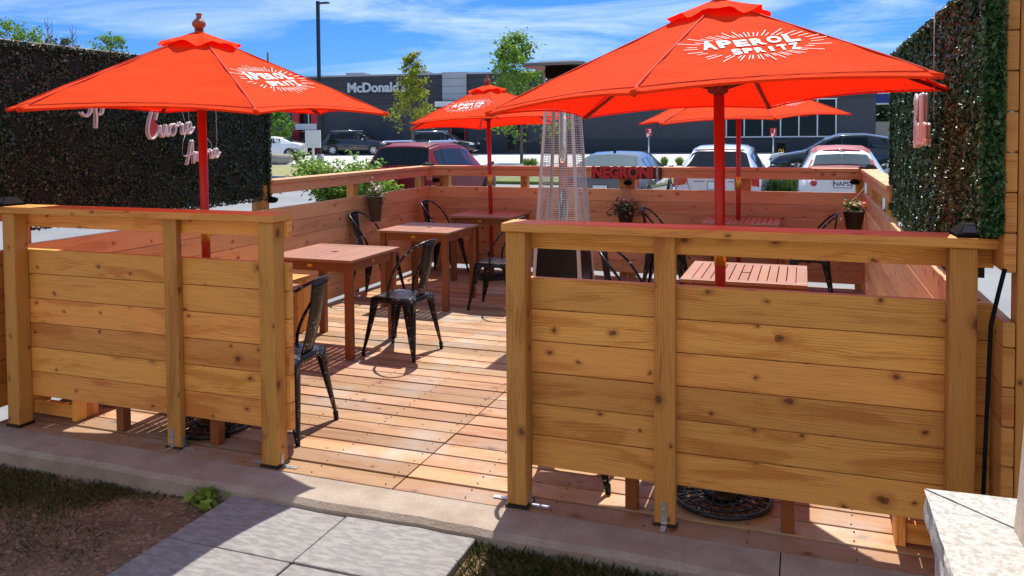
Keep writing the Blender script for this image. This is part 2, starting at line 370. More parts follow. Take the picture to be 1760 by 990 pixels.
bp = N(t, 'ShaderNodeBump', Strength=.9, Distance=.012); t.links.new(math_(t, 'ADD', a1.outputs['Fac'], math_(t, 'MULTIPLY', a2.outputs['Distance'], .5)), bp.inputs['Height']); t.links.new(bp.outputs[0], b.inputs['Normal'])
g = MB(); g.grid(lambda a, b: (-9+13*a, -4+7.085*b, -.105+.008*math.sin(9*a*7)*math.cos(11*b*5)+(.03 if -9+13*a > -1.5 else 0)+(.03*math.exp(-((-9+13*a+2.6)/.3)**2))), 80, 50)
struct(g.build('soil', SOIL))
SLAB, t, b = mat('textured_slab')
cc = N(t, 'ShaderNodeTexCoord'); mp_ = N(t, 'ShaderNodeMapping'); mp_.inputs['Scale'].default_value = (14, 42, 1); mp_.inputs['Rotation'].default_value = (0, 0, R(12)); t.links.new(cc.outputs['Object'], mp_.inputs[0])
a1 = N(t, 'ShaderNodeTexNoise', Scale=1, Detail=3, Roughness=.5, Distortion=.5); t.links.new(mp_.outputs[0], a1.inputs['Vector'])
a2 = N(t, 'ShaderNodeTexNoise', Scale=140, Detail=3); t.links.new(cc.outputs['Object'], a2.inputs['Vector'])
a3 = N(t, 'ShaderNodeTexNoise', Scale=4, Detail=5); t.links.new(cc.outputs['Object'], a3.inputs['Vector'])
c = mixc(t, smooth(t, a1.outputs['Fac'], .4, .62), (.20, .195, .19), (.275, .268, .26)); c = mixc(t, math_(t, 'MULTIPLY', smooth(t, a2.outputs['Fac'], .5, .75), .3), c, (.42, .40, .38))
c = mixc(t, math_(t, 'MULTIPLY', smooth(t, a3.outputs['Fac'], .45, .7), .3), c, (.17, .15, .15))
t.links.new(c, b.inputs['Base Color']); b.inputs['Roughness'].default_value = .8
bp = N(t, 'ShaderNodeBump', Strength=.8, Distance=.008); t.links.new(a1.outputs['Fac'], bp.inputs['Height']); t.links.new(bp.outputs[0], b.inputs['Normal'])
for i in range(2):
    for j in range(5):
        g = MB(); x0 = -2.523+.625*i; y1 = 3.066-.61*j+(0 if j else 0); y1 = 3.062 if j == 0 else 2.636-.61*(j-1); y0 = 2.642 if j == 0 else y1-.604
        g.box(x0, x0+.617, y0, y1, -.12, -.04+random.uniform(-.003, .003)); struct(g.build('path', SLAB, bevel=.006))
# kerb beside the deck
KERB, t, b = mat('old_kerb')
cc = N(t, 'ShaderNodeTexCoord'); a1 = N(t, 'ShaderNodeTexNoise', Scale=5, Detail=8, Roughness=.65); a2 = N(t, 'ShaderNodeTexNoise', Scale=110, Detail=3)
t.links.new(cc.outputs['Object'], a1.inputs['Vector']); t.links.new(cc.outputs['Object'], a2.inputs['Vector'])
c = mixc(t, smooth(t, a1.outputs['Fac'], .35, .65), (.31, .245, .19), (.39, .335, .27)); c = mixc(t, math_(t, 'MULTIPLY', smooth(t, a2.outputs['Fac'], .45, .7), .4), c, (.24, .20, .18))
t.links.new(c, b.inputs['Base Color']); b.inputs['Roughness'].default_value = .9
bp = N(t, 'ShaderNodeBump', Strength=.6, Distance=.006); t.links.new(math_(t, 'ADD', a1.outputs['Fac'], a2.outputs['Fac']), bp.inputs['Height']); t.links.new(bp.outputs[0], b.inputs['Normal'])
for i, (x0, x1) in enumerate([(-7, -4.62), (-4.615, -.08), (-.075, 2.4)]):
    g = MB(); n_ = max(int((x1-x0)/.12), 4)
    def kp(a, b, x0=x0, x1=x1):
        x = x0+(x1-x0)*a; w_ = .006*math.sin(x*7)+.004*math.sin(x*23)
        prof = [(3.045+w_, -.16), (3.05+w_, -.022), (3.072+w_, 0), (3.276, .0), (3.278, -.16)]
        k = b*4; i_ = min(int(k), 3); f_ = k-i_
        p, q = prof[i_], prof[i_+1]
        return (x, p[0]*(1-f_)+q[0]*f_, p[1]*(1-f_)+q[1]*f_-.002)
    g.grid(kp, n_, 4, sm=False)
    for e in (x0, x1): g.poly([(e, 3.05, -.16), (e, 3.276, -.16), (e, 3.276, -.002), (e, 3.07, -.002), (e, 3.05, -.022)])
    struct(g.build('kerb', KERB))

# ------------------------------------------------------------------ deck
g = MB(); y = 3.284; SEAM = -1.80
while y < 9.1:
    wd = .134
    wd = random.choice((.134, .135, .136, .130, .137))
    for (x0, x1) in ((-4.40, SEAM-.003), (SEAM+.003, .60)):
        g.box(x0, x1, y, min(y+wd, 9.13), -.038, random.uniform(-.003, .002), 'x')
    y += wd+random.choice((.010, .013, .013, .018))
struct(g.build('deck', DECKM, bevel=.003))
g = MB()
for x in np.arange(-4.33, .6, .41):
    for yy in np.arange(3.31, 6.6, .1475):
        for dy in (0, .085): g.lathe([(.0038, .0), (.0038, .0032), (0, .0034)], (x+.02+random.uniform(-.006, .006), yy+dy+random.uniform(-.006, .006), 0), 6)
struct(g.build('deck', plain('screw', (.05, .04, .035), .5)))
g = MB()
for x in np.arange(-4.35, .6, .4): g.box(x, x+.04, 3.29, 9.1, -.155, -.043, 'y')
struct(g.build('deck', plain('dark_joist', (.05, .03, .02), .9)))  # joists coloured near black, painting shade into the gaps between boards

# ------------------------------------------------------------------ fences
Z0, ZB, ZR, ZC, ZT = .16, 1.012, 1.142, 1.226, 1.264
def boards(mb, axis, a0, a1, c0, c1, z0=Z0, z1=ZB, n=6):
    h = (z1-z0)/n
    for i in range(n):
        zz0 = z0+i*h+.0015; zz1 = z0+(i+1)*h-.0015; j = random.uniform(-.0015, .0015)
        if axis == 'x': mb.box(a0, a1, c0+j, c1+j, zz0, zz1, 'x')
        else: mb.box(c0+j, c1+j, a0, a1, zz0, zz1, 'y')
def bracket(parent, x, y, side, front):
    g = MB(); 
    if front: # plate up the front face and a foot forward
        g.box(x-.012, x+.012, y-.004, y, .0, .10, 'z'); g.box(x-.012, x+.012, y-.06, y-.004, .0, .004, 'y')
        for zz in (.03, .07): g.lathe([(.0, 0), (.006, 0), (.006, .003), (0, .005)], (0, 0, 0), 8, M=Matrix.Translation((x, y-.004, zz)) @ Matrix.Rotation(R(90), 4, 'X'))
    else:
        g.box(x, x+side*.004, y-.012, y+.012, 0, .06, 'z'); g.box(min(x+side*.004, x+side*.09), max(x+side*.004, x+side*.09), y-.012, y+.012, 0, .004, 'x')
        g.lathe([(.006, .004), (.006, .008), (0, .009)], (x+side*.05, y, 0), 8)
    g.build('bracket', GALV, parent)
def front_panel(name, label, x0, x1, posts, mid, cap0, cap1, rail1):
    t_ = empty(name, ((x0+x1)/2, 3.34, 0)); tag(t_, label, 'fence', 'front fence panels'); ox = (x0+x1)/2
    def P(nm, mb, mt=CEDAR, bevel=.003):
        o = mb.build(nm, mt, t_, bevel=bevel); o.location = (-ox, -3.34, 0); return o
    g = MB(); boards(g, 'x', x0, rail1, 3.381, 3.419); P('board_panel', g)
    g = MB(); g.box(x0, rail1, 3.381, 3.419, ZR, ZC-.001, 'x'); P('rail', g)
    for a in posts:
        g = MB(); g.box(a, a+.092, 3.290, 3.379, .012, ZC-.002, 'z'); P('post', g, CEDARP, .006)
        g = MB(); g.box(a-.008, a+.10, 3.283, 3.386, .0, .011, 'z'); P('post_foot_plate', g, BLACK, .001)
    for a in mid:
        g = MB(); g.box(a, a+.089, 3.340, 3.379, .006, ZC-.002, 'z'); P('post', g, CEDARP, .005)
        g = MB(); g.box(a-.008, a+.097, 3.33, 3.386, .0, .006, 'z'); P('post_foot_plate', g, BLACK, .001)
    g = MB(); g.box(cap0, cap1, 3.268, 3.43, ZC, ZT, 'x'); P('cap', g, CEDAR, .006)
    return t_, ox
t1, ox = front_panel('fence_panel', 'short cedar fence panel left of the patio entrance', -4.284, -2.445, [-4.284, -2.537], [-3.178], -4.40, -2.428, -2.425)
for a in ((-2.537, 3.335, -1, 0), (-2.445, 3.33, 1, 0), (-3.089, 3.36, 1, 0)): bracket(t1, a[0]-ox, a[1]-3.34, a[2], 0)
bracket(t1, -3.145-ox, 3.34-3.34, 1, 1)
t2, ox = front_panel('fence_panel', 'long cedar fence panel right of the patio entrance, in front of the nearest right-hand umbrella', -1.231, .59, [-1.231, .503], [-.587], -1.243, .657, .662)
bracket(t2, -1.139-ox, 3.335-3.34, 1, 0); bracket(t2, -.545-ox, 3.34-3.34, 1, 1)
bracket(t2, -1.231-ox, 3.36-3.34, -1, 0)

def side_panel(name, label, X, sgn, y0, y1, ys, cap=True, corner=False):
    """inner boards at X, posts behind; sgn = direction pointing out of the patio"""
    t_ = empty(name, (X, (y0+y1)/2, 0)); tag(t_, label, 'fence', 'side fences of the patio'); oy = (y0+y1)/2
    def P(nm, mb, mt=CEDARB, bevel=.003):
        o = mb.build(nm, mt, t_, bevel=bevel); o.location = (-X, -oy, 0); return o
    c0, c1 = sorted((X, X+sgn*.038))
    g = MB(); boards(g, 'y', y0, y1, c0, c1, .035, ZB, 7); P('board_panel', g)
    for a in ys:
        p0, p1 = sorted((X+sgn*.040, X+sgn*.129))
        g = MB(); g.box(p0, p1, a, a+.089, -.15, ZC-.002, 'z'); P('post', g, CEDARP, .005)
    if cap:
        g = MB(); g.box(c0, c1, 5.9 if sgn < 0 else 6.3, y1, ZR, ZC-.001, 'y'); P('rail', g)
        k0, k1 = sorted((X-sgn*.018, X+sgn*.14))
        g = MB(); g.box(k0, k1, 5.905 if sgn < 0 else 6.31, y1-.016, ZC, ZT, 'y'); P('cap', g, bevel=.005)
    return t_
side_panel('side_fence', 'long cedar fence down the left side of the patio, holding the grey bucket', -4.384, -1, 3.43, 9.07, [3.5, 5.82, 7.32, 8.9])
side_panel('side_fence', 'long cedar fence down the right side of the patio, below the right-hand leaf wall', .572, 1, 3.43, 9.07, [6.95, 8.3, 8.93])
# back fence
tb = empty('back_fence', (-1.9, 9.09, 0)); tag(tb, 'cedar fence along the back of the patio, carrying the red lettered sign', 'fence')
def PB(nm, mb, mt=CEDARB, bevel=.003):
    o = mb.build(nm, mt, tb, bevel=bevel); o.location = (1.9, -9.09, 0); return o
g = MB()
h = (ZB-.05)/7
for i in range(7):
    j = -1.95
    for (x0, x1) in ((-4.384, j-.001), (j+.001, .572)): g.box(x0, x1, 9.072, 9.11, .05+i*h+.0015, .05+(i+1)*h-.0015, 'x')
PB('board_panel', g)
for x0, x1 in ((-4.384, -1.951), (-1.949, .572)):
    g = MB(); g.box(x0, x1, 9.072, 9.11, ZR, ZC-.001, 'x'); PB('rail', g)
g = MB(); g.box(-4.52, .71, 9.055, 9.20, ZC, ZT+.001, 'x'); PB('cap', g, bevel=.005)
for a in (-4.33, -4.24, -3.205, -2.0, -1.9, -.715, -.63, .51):
    g = MB(); g.box(a, a+.088, 9.112, 9.20, -.15, ZC-.002, 'z'); PB('post', g, CEDARP, .005)

# high walls that carry the leaf panels
def high_wall(X, sgn, y0, y1, label, ztop=2.27):
    t_ = empty('timber_wall', (X, y0, 0)); tag(t_, label, 'wall', 'timber walls behind the leaf panels')
    c0, c1 = sorted((X, X+sgn*.040))
    def P(nm, mb, mt=CEDARB, bevel=.006):
        o = mb.build(nm, mt, t_, bevel=bevel); o.location = (-X, -y0, 0); return o
    g = MB()
    z = .05
    while z < ZB-.03: g.box(c0, c1, y0, y1, z, min(z+.138, ZB-.03), 'y'); z += .1405
    z = 1.155
    while z < ztop: g.box(c0, c1, y0, y1, z, z+.138, 'y'); z += .1405
    P('board_panel', g, CEDARP)
    for a in (y0+.005, (y0+y1)/2, y1-.1):
        p0, p1 = sorted((X+sgn*.043, X+sgn*.132)); g = MB(); g.box(p0, p1, a, a+.089, -.15, z+.05, 'z'); P('post', g, CEDARP)
    return t_
high_wall(.655, 1, 3.2, 6.40, 'stacked timber wall at the far right edge, behind the right-hand leaf panel', 2.06)
high_wall(-4.475, -1, 3.2, 6.0, 'timber wall at the left edge, behind the dark leaf panel with the neon words', 2.0)

# ------------------------------------------------------------------ leaf panels
def leaf_mesh(P, Nrm, size, elong=1.5, tones=None, tilt=.8):
    n = len(P); nr = Nrm+rng.normal(0, tilt, (n, 3)); nr /= np.linalg.norm(nr, axis=1)[:, None]
    r = rng.normal(0, 1, (n, 3)); a = np.cross(nr, r); a /= np.linalg.norm(a, axis=1)[:, None]; b = np.cross(nr, a)
    s = size*(rng.uniform(.6, 1.25, n))[:, None]
    fold = nr*s*.22
    V = np.stack([P-a*s*elong*.5, P+b*s*.42+fold, P+a*s*elong*.5, P-b*s*.42+fold], 1).reshape(-1, 3)
    return V
def leaf_obj(name, V, mt, parent=None, tones=None):
    n = len(V)//4; me = bpy.data.meshes.new(name)
    me.vertices.add(n*4); me.vertices.foreach_set('co', V.astype(np.float32).ravel())
    # two triangles per leaf so that it folds along its midrib
    idx = np.arange(n)[:, None]*4; L = np.concatenate([idx+[0, 1, 2], idx+[0, 2, 3]], 1).ravel()
    me.loops.add(len(L)); me.loops.foreach_set('vertex_index', L.astype(np.int32))
    me.polygons.add(n*2); me.polygons.foreach_set('loop_start', np.arange(n*2, dtype=np.int32)*3); me.polygons.foreach_set('loop_total', np.full(n*2, 3, dtype=np.int32))
    me.materials.append(mt); me.update()
    tones = rng.random(n) if tones is None else tones
    for nm in ('uv', 'tone'):
        l = me.uv_layers.new(name=nm); l.data.foreach_set('uv', np.repeat(tones, 12).astype(np.float32))
    me.validate(); o = bpy.data.objects.new(name, me); COL.objects.link(o)
    if parent: o.parent = parent
    return o
DARKB = plain('hedge_backing', (.008, .012, .008), .9)
def leaf_panel(X, sgn, y0, y1, z0, z1, label, mt, n, size, brown):
    t_ = empty('leaf_panel', (X, y0, z0)); tag(t_, label, 'artificial hedge', 'leaf panels on the timber walls')
    a, b_ = sorted((X-sgn*.004, X+sgn*.045))
    g = MB(); g.box(a, b_, y0, 3.5, 1.29, z1); g.box(a, b_, 3.5, y1, z0, z1); o = g.build('backing', DARKB, t_); o.location = (-X, -y0, -z0)
    P = np.stack([X+sgn*(.025+rng.random(n)*.03), rng.uniform(y0-.02, y1+.02, n), rng.uniform(z0-.03, z1+.03, n)], 1)
    # clumping: the tiles' relief
    P[:, 0] += sgn*.010*np.sin(P[:, 1]*21)*np.sin(P[:, 2]*23)
    m1 = n//12
    E1 = np.stack([X+sgn*rng.uniform(-.0, .07, m1), rng.uniform(y0, y1, m1), z1+rng.uniform(-.0, .035, m1)], 1)
    E2 = np.stack([X+sgn*rng.uniform(-.0, .07, m1), y1+rng.uniform(-.02, .03, m1), rng.uniform(z0, z1, m1)], 1)
    E3 = np.stack([X+sgn*rng.uniform(-.0, .07, m1), y0-rng.uniform(-.02, .03, m1), rng.uniform(z0, z1, m1)], 1)
    P = np.concatenate([P, E1, E2, E3]); P = P[(P[:, 1] > 3.5) | (P[:, 2] > 1.285)]; Nn = np.tile([sgn*1., 0, .25], (len(P), 1))
    T = rng.random(len(P))*.5
    f = brown(P); T = np.where(rng.random(len(P)) < f, .75+rng.random(len(P))*.1, T); T = np.where(rng.random(len(P)) < .04, 1., T)
    o = leaf_obj('foliage', leaf_mesh(P, Nn, size), mt, t_, T); o.location = (-X, -y0, -z0)
    return t_
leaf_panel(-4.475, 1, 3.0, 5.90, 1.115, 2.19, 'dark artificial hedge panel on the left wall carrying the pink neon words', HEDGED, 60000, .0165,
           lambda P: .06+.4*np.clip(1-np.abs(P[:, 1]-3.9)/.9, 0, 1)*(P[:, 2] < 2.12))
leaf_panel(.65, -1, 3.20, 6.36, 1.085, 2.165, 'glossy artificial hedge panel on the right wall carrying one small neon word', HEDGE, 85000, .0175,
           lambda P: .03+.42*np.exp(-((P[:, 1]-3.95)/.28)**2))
# coping board seen above the left panel
g = MB(); g.box(-4.68, -4.52, 2.6, 5.9, 2.16, 2.245, 'y'); tag(g.build('coping_board', plain('pale_board', (.55, .36, .30), .7, vary=.1), bevel=.004), 'pale coping board along the top of the left leaf wall', 'board')

# ------------------------------------------------------------------ neon words
def cat(pts, k=6):
    P = [Vector((*p, 0)) for p in pts]; P = [P[0]*2-P[1]]+P+[P[-1]*2-P[-2]]; o = []
    for i in range(1, len(P)-2):
        for j in range(k):
            t = j/k; a, b, c, d = P[i-1:i+3]
            o.append(.5*((2*b)+(c-a)*t+(2*a-5*b+4*c-d)*t*t+(3*b-a-3*c+d)*t**3))
    o.append(P[-2]); return o
GL = {
 'C': (.62, [[(.40, .62), (.47, .85), (.40, 1.0), (.25, .9), (.1, .55), (.06, .22), (.18, 0), (.36, .04), (.54, .24), (.62, .42)]]),
 'A': (.52, [[(.0, -.06), (.16, .38), (.36, 1.0), (.40, .5), (.44, -.06)], [(-.06, .33), (.2, .37), (.52, .45)]]),
 'B': (.52, [[(.1, -.08), (.14, .5), (.24, 1.0)], [(0, .85), (.25, 1.05), (.47, .88), (.34, .6), (.2, .53), (.44, .4), (.44, .12), (.24, -.04), (.02, .06)]]),
 'S': (.5, [[(.42, .85), (.3, 1.0), (.14, .85), (.2, .6), (.36, .4), (.34, .1), (.16, -.03), (.0, .1)]]),
 'p': (.44, [[(0, .4), (.05, .0), (.03, -.4)], [(.04, .2), (.16, .43), (.3, .3), (.26, .06), (.1, .03)]]),
 'u': (.42, [[(0, .42), (0, .15), (.08, .02), (.2, .12), (.26, .42), (.25, .15), (.33, .02), (.42, .14)]]),
 'o': (.42, [[(.2, .43), (.07, .36), (.02, .18), (.1, .03), (.22, .06), (.3, .25), (.22, .42), (.3, .36), (.42, .34)]]),
 'r': (.40, [[(0, .34), (.08, .46), (.1, .36), (.22, .38), (.2, .2), (.22, .04), (.32, .04), (.4, .16)]]),
 'e': (.38, [[(0, .16), (.16, .2), (.24, .34), (.16, .43), (.06, .34), (.04, .15), (.14, .02), (.28, .08), (.40, .24)]]),
 'm': (.46, [[(0, .42), (.0, .02), (.03, .3), (.11, .42), (.16, .3), (.16, .02), (.19, .3), (.27, .42), (.32, .3), (.33, .06), (.44, .08)]]),
 'l': (.24, [[(0, .1), (.12, .5), (.18, .95), (.1, .98), (.05, .5), (.06, .1), (.14, .02), (.24, .12)]]),
 'a': (.44, [[(.28, .38), (.12, .43), (.03, .2), (.1, .03), (.22, .1), (.3, .42), (.28, .12), (.36, .02), (.44, .12)]]),
}
def neon(word, Y, Z, X, sgn, sc, label, slope=0, red=False, cables=()):
    """sgn=+1: faces +X (text runs along +Y); -1: faces -X"""
    t_ = empty('neon_word', (X, Y, Z)); tag(t_, label, 'neon sign', 'neon words hung on the leaf panels')
    def mp(p, d): x, y_ = p.x*sc, p.y*sc+p.x*sc*slope; return (sgn*d, x*sgn, y_)
    g = MB(); g2 = MB(); x = 0
    for ch in word:
        adv, st = GL[ch]
        for s_ in st:
            c_ = [v+Vector((x, 0, 0)) for v in cat(s_)]
            g.tube([mp(v, .026) for v in c_], .0080, 6); g2.tube([mp(v+Vector((-.03, .0, 0)), .010) for v in c_], .0065, 5)
        x += adv
    g.build('tube', NEON, t_); g2.build('backing', NEONB, t_)
    if red:
        r = MB(); c_ = cat(GL['C'][1][0]); r.poly([mp(v*.92+Vector((.03, .03, 0)), .012) for v in c_]); r.build('red_filling', NEONR, t_)
    for c_ in cables:
        g = MB(); g.tube([(sgn*p[0], sgn*p[1], p[2]) for p in c_], .0022, 5); g.build('cable', CABLEW, t_)
    return t_
XL = -4.345
neon('Cuore', 4.42, 1.635, XL, 1, .205, 'pink neon word Cuore with a red-filled capital on the left leaf panel', slope=.08, red=True,
     cables=[[(.0, .44, .09), (0, .435, .2), (0, .44, .35), (0, .46, .5)], [(0, .40, .1), (-.01, .38, .2), (-.01, .33, .28)]])
neon('Amore', 4.80, 1.45, XL, 1, .165, 'pink neon word Amore, lower word behind the red pole on the left leaf panel', slope=.10,
     cables=[[(0, .34, .1), (0, .36, .16), (0, .355, .3), (0, .35, .62)], [(0, -.02, .06), (-.01, 0, .16), (-.02, .04, .22)], [(0, .30, .1), (0, .29, .15), (-.02, .25, .2)]])
neon('Sp', 3.88, 1.79, XL, 1, .21, 'topmost pink neon word on the left leaf panel, almost hidden by the umbrella canopy', slope=.02)
neon('Bella', 4.42, 1.585, .54, -1, .23, 'small pale neon word hanging alone on the right leaf panel', slope=.0,
     cables=[[(0, .42, .12), (0, .44, .2), (0, .42, .35), (0, .42, .62)]])

# ------------------------------------------------------------------ umbrellas
HR = 1.04
def make_umbrella(name, X, Y, rot, Rr, z, tx, ty, panel, label, ztop=None, zpole0=.0, lean=(0, 0)):
    t_ = empty(name, (X, Y, 0)); tag(t_, label, 'umbrella', 'red umbrellas over the patio tables')
    zt = (ztop or z+.435)
    cs = [Vector((Rr*math.cos(rot+k*math.pi/3), Rr*math.sin(rot+k*math.pi/3), 0)) for k in range(6)]
    def S(k, t, w):
        a, b = cs[k % 6], cs[(k+1) % 6]; q = 4*w*(1-w)
        p = (a*(1-w)+b*w)*t*(1-.075*q*t*t)
        zz = zt+(z-zt)*(t**.97) - .036*q*t*(1-t) + .014*q*t**5 - .012*(1-q)*t**8 + tx*p.x+ty*p.y
        return Vector((p.x, p.y, zz))
    g = MB()
    for k in range(6):
        def f(a, b, k=k):
            p = S(k, .06+.94*a, b)
            e_ = math.sin(math.pi*b); wr = .0016*math.sin(34*a+6*b+k*2)*e_ + .0035*math.exp(-((a-.9)/.07)**2)*math.sin(47*b+k)*e_ + .003*math.exp(-b*9)*math.sin(26*a+3*k)+.003*math.exp(-(1-b)*9)*math.sin(23*a+5*k)
            return p+Vector((0, 0, wr))
        g.grid(f, 22, 14)
    sm_ = MB()
    for k in range(6): sm_.tube([S(k, f, 0)+Vector((0, 0, .0015)) for f in np.linspace(.16, .99, 14)], .0042, 5, cap=False)
    for k in range(6):
        for i in range(14): 
            a0, a1 = S(k, .962, i/14)+Vector((0, 0, .0022)), S(k, .962, (i+1)/14)+Vector((0, 0, .0022)); sm_.tube([a0, a1], .0018, 4, cap=False)
    sm_.build('seam', SEAMM, t_)
    # hem folded under
    for k in range(6):
        g.grid(lambda a, b, k=k: S(k, 1, b)+Vector((0, 0, -.009*a-.001))+S(k, 1, b).xy.to_3d()*(-.004*a), 1, 14)
    g.build('canopy', CANOPY, t_)
    # vent cap
    g = MB()
    def fv(a, b):
        an = b*2*math.pi; r = .03+.18*a
        hexr = math.cos(math.pi/6)/math.cos(((an-rot) % (math.pi/3))-math.pi/6)
        rr = r*(hexr*.35+.7)+.012*a*math.sin(an*9+1)
        zz = zt-.002-.40*(r-.03)+.012*a*a*math.sin(an*6-rot*6)+.008*a*a*math.sin(an*11+2)
        return (rr*math.cos(an), rr*math.sin(an), zz+tx*rr*math.cos(an)+ty*rr*math.sin(an))
    g.grid(fv, 7, 60); g.build('vent_cap', CANOPY, t_)
    g = MB(); pr_ = [(.0, .0), (.022, 0), (.026, .01), (.018, .03), (.024, .045), (.036, .065), (.038, .085), (.028, .108), (.014, .125), (.013, .145), (.017, .155), (.017, .165), (0, .168)]
    g.lathe(pr_, (0, 0, zt-.008), 14); g.v = [(x, y, zt-.008+(z_-zt+.008)*.68) for x, y, z_ in g.v]; g.build('finial', FINIAL, t_)
    lx, ly = lean
    g = MB(); g.tube([(lx, ly, zpole0), (0, 0, zt+.02)], .024, 14); g.build('pole', POLE, t_)
    g = MB(); k_ = 1.12/zt; g.tube([(lx*(1-1.06/zt), ly*(1-1.06/zt), 1.06), (lx*(1-1.19/zt), ly*(1-1.19/zt), 1.19)], .0262, 14); g.build('brass_sleeve', BRASS, t_)
    g = MB(); g.lathe([(.03, 0), (.045, .01), (.045, .05), (.03, .06)], (0, 0, z+.02), 12); g.build('hub', RIBM, t_)
    g = MB(); g.lathe([(.028, 0), (.045, .01), (.045, .05), (.03, .06)], (0, 0, zt-.09), 12); g.build('crown_hub', RIBM, t_)
    for k in range(6):
        e = S(k, .985, 0)-Vector((0, 0, .014)); s0 = S(k, .05, 0)-Vector((0, 0, .018)); md = S(k, .52, 0)-Vector((0, 0, .03))
        g = MB(); g.tube([s0, md, e], .0095, 6); g.build('rib', RIBM, t_)
        d = Vector((math.cos(rot+k*math.pi/3), math.sin(rot+k*math.pi/3), 0))
        g = MB(); g.tube([d*.045+Vector((0, 0, z+.05)), md], .0085, 6); g.build('strut', RIBM, t_)
        g = MB(); g.tube([S(k, .955, 0)-Vector((0, 0, .008)), S(k, 1.0, 0)+Vector((0, 0, -.003))+d*.004], .011, 6); g.build('rib_pocket', CANOPY, t_)
    # print on one panel
    if panel is not None:
        g = MB(); k = panel
        mid = (cs[k % 6]+cs[(k+1) % 6])/2; dm = mid.length; nrm = mid.normalized(); e = (cs[(k+1) % 6]-cs[k % 6]).normalized()
        cosl = dm/math.hypot(dm, zt-z)
        def put(a, b):
            d = dm*.60 - b*cosl; tt = d/dm; ww = .5+a/(tt*Rr); tt = max(min(tt, .99), .05)
            p = S(k, tt, ww); return p+(nrm*.35+Vector((0, 0, 1)))*.0035
        def seg(ax, ay, bx, by, wd):
            n = 4; dx, dy = bx-ax, by-ay; L_ = math.hypot(dx, dy); nx, ny = -dy/L_*wd/2, dx/L_*wd/2
            for i in range(n):
                f0, f1 = i/n, (i+1)/n
                g.poly([put(ax+dx*f0-nx, ay+dy*f0-ny), put(ax+dx*f1-nx, ay+dy*f1-ny), put(ax+dx*f1+nx, ay+dy*f1+ny), put(ax+dx*f0+nx, ay+dy*f0+ny)])
        rot_ = R(7)
        def rt(x, y): return x*math.cos(rot_)-y*math.sin(rot_), x*math.sin(rot_)+y*math.cos(rot_)
        for i in range(52):
            an = 2*math.pi*(i+.15*math.sin(i*3.1))/52; ca, sa = math.cos(an), math.sin(an)
            r0 = 1/math.hypot(ca/.222, sa/.108); r1 = 1/math.hypot(ca/.285, sa/.170)*(1+.09*math.sin(i*2.4))
            if i % 2: r1 = r0+(r1-r0)*.68
            p, q = rt(r0*ca, r0*sa), rt(r1*ca, r1*sa); seg(*p, *q, .0034)
        # words, letter by letter on a gentle wave
        def word(wd, x0, x1, y, hgt, amp, steps, shear=.0):
            n = len(wd); per = (x1-x0)/n
            for i, ch in enumerate(wd):
                vs_, fs = text_pts(ch, size=1, bold=.045)
                xsv = [v[0] for v in vs_]; ysv = [v[1] for v in vs_]; w_, h_ = max(xsv)-min(xsv), max(ysv)-min(ysv); cx_, cy_ = (max(xsv)+min(xsv))/2, (max(ysv)+min(ysv))/2
                hh = hgt*steps[i]; cw = per*(.84 if ch not in 'I' else .34); X_ = x0+per*(i+.5); Y_ = y+amp*math.sin(i*1.9)
                i0 = len(g.v)
                for v in vs_:
                    lx_ = (v[0]-cx_)/w_*cw; ly_ = (v[1]-cy_)/h_*hh
                    g.v.append(tuple(put(*rt(X_+lx_+ly_*.14, Y_+ly_))))
                for f in fs: g.face([i0+j for j in f])
        word('APEROL', -.20, .20, .042, .080, .003, [1.25, 1.05, .95, .95, .95, 1.15])
        word('SPRITZ', -.11, .165, -.053, .060, .002, [1.1, .95, .95, .9, 1., 1.15])
        g.build('printed_logo', PRINT, t_)
    return t_
U1 = make_umbrella('umbrella', -3.19, 3.66, R(-95.6), 1.042, 1.80, -.025, .014, 1, 'red umbrella nearest on the left, its canopy and finial whole', lean=(.03, 0))
U2_ = make_umbrella('umbrella', -.359, 3.668, R(-100), 1.028, 1.80, .052, -.007, 0, 'largest red umbrella, nearest on the right, its top cut off by the picture edge', lean=(.02, 0))
U3 = make_umbrella('umbrella', -3.40, 8.56, R(-62.5), 1.01, 1.78, .05, -.03, 5, 'red umbrella in the back left corner rising from the dark shaded table', lean=(.04, 0))
U4 = make_umbrella('umbrella', -.64, 8.67, R(-128.4), 1.08, 1.795, .038, .03, 1, 'red umbrella at the back right, mostly hidden by the big near canopy')
# cast bases
def base():
    t_ = empty('umbrella_base', (0, 0, 0))
    g = MB()
    for rr in (.21, .165, .115): g.tube([(rr*math.cos(a), rr*math.sin(a), .014+(.21-rr)*.12) for a in np.linspace(0, 2*math.pi, 40, endpoint=False)], .011 if rr > .2 else .006, 6, closed=True)
    for i in range(36):
        a = i*2*math.pi/36; b_ = a+.22*(1 if i % 2 else -1)
        g.tube([(.07*math.cos(a), .07*math.sin(a), .035), (.14*math.cos((a+b_)/2), .14*math.sin((a+b_)/2), .026), (.21*math.cos(b_), .21*math.sin(b_), .016)], .0045, 5)
    g.build('lattice_ring', BLACK, t_)
    g = MB(); g.lathe([(.085, .02), (.075, .045), (.04, .06), (.03, .09), (.03, .28), (.034, .285), (.034, .30), (.026, .30)], n=16); g.build('socket', BLACK, t_)
    return t_
b0 = base(); b0.name = 'base'; b0.parent = U1; b0.location = (.03, 0, .001)
for u_ in (U2_, U3, U4):
    c_ = copy_tree(b0, u_); c_.location = (.02 if u_ is not U4 else 0, 0, .001)

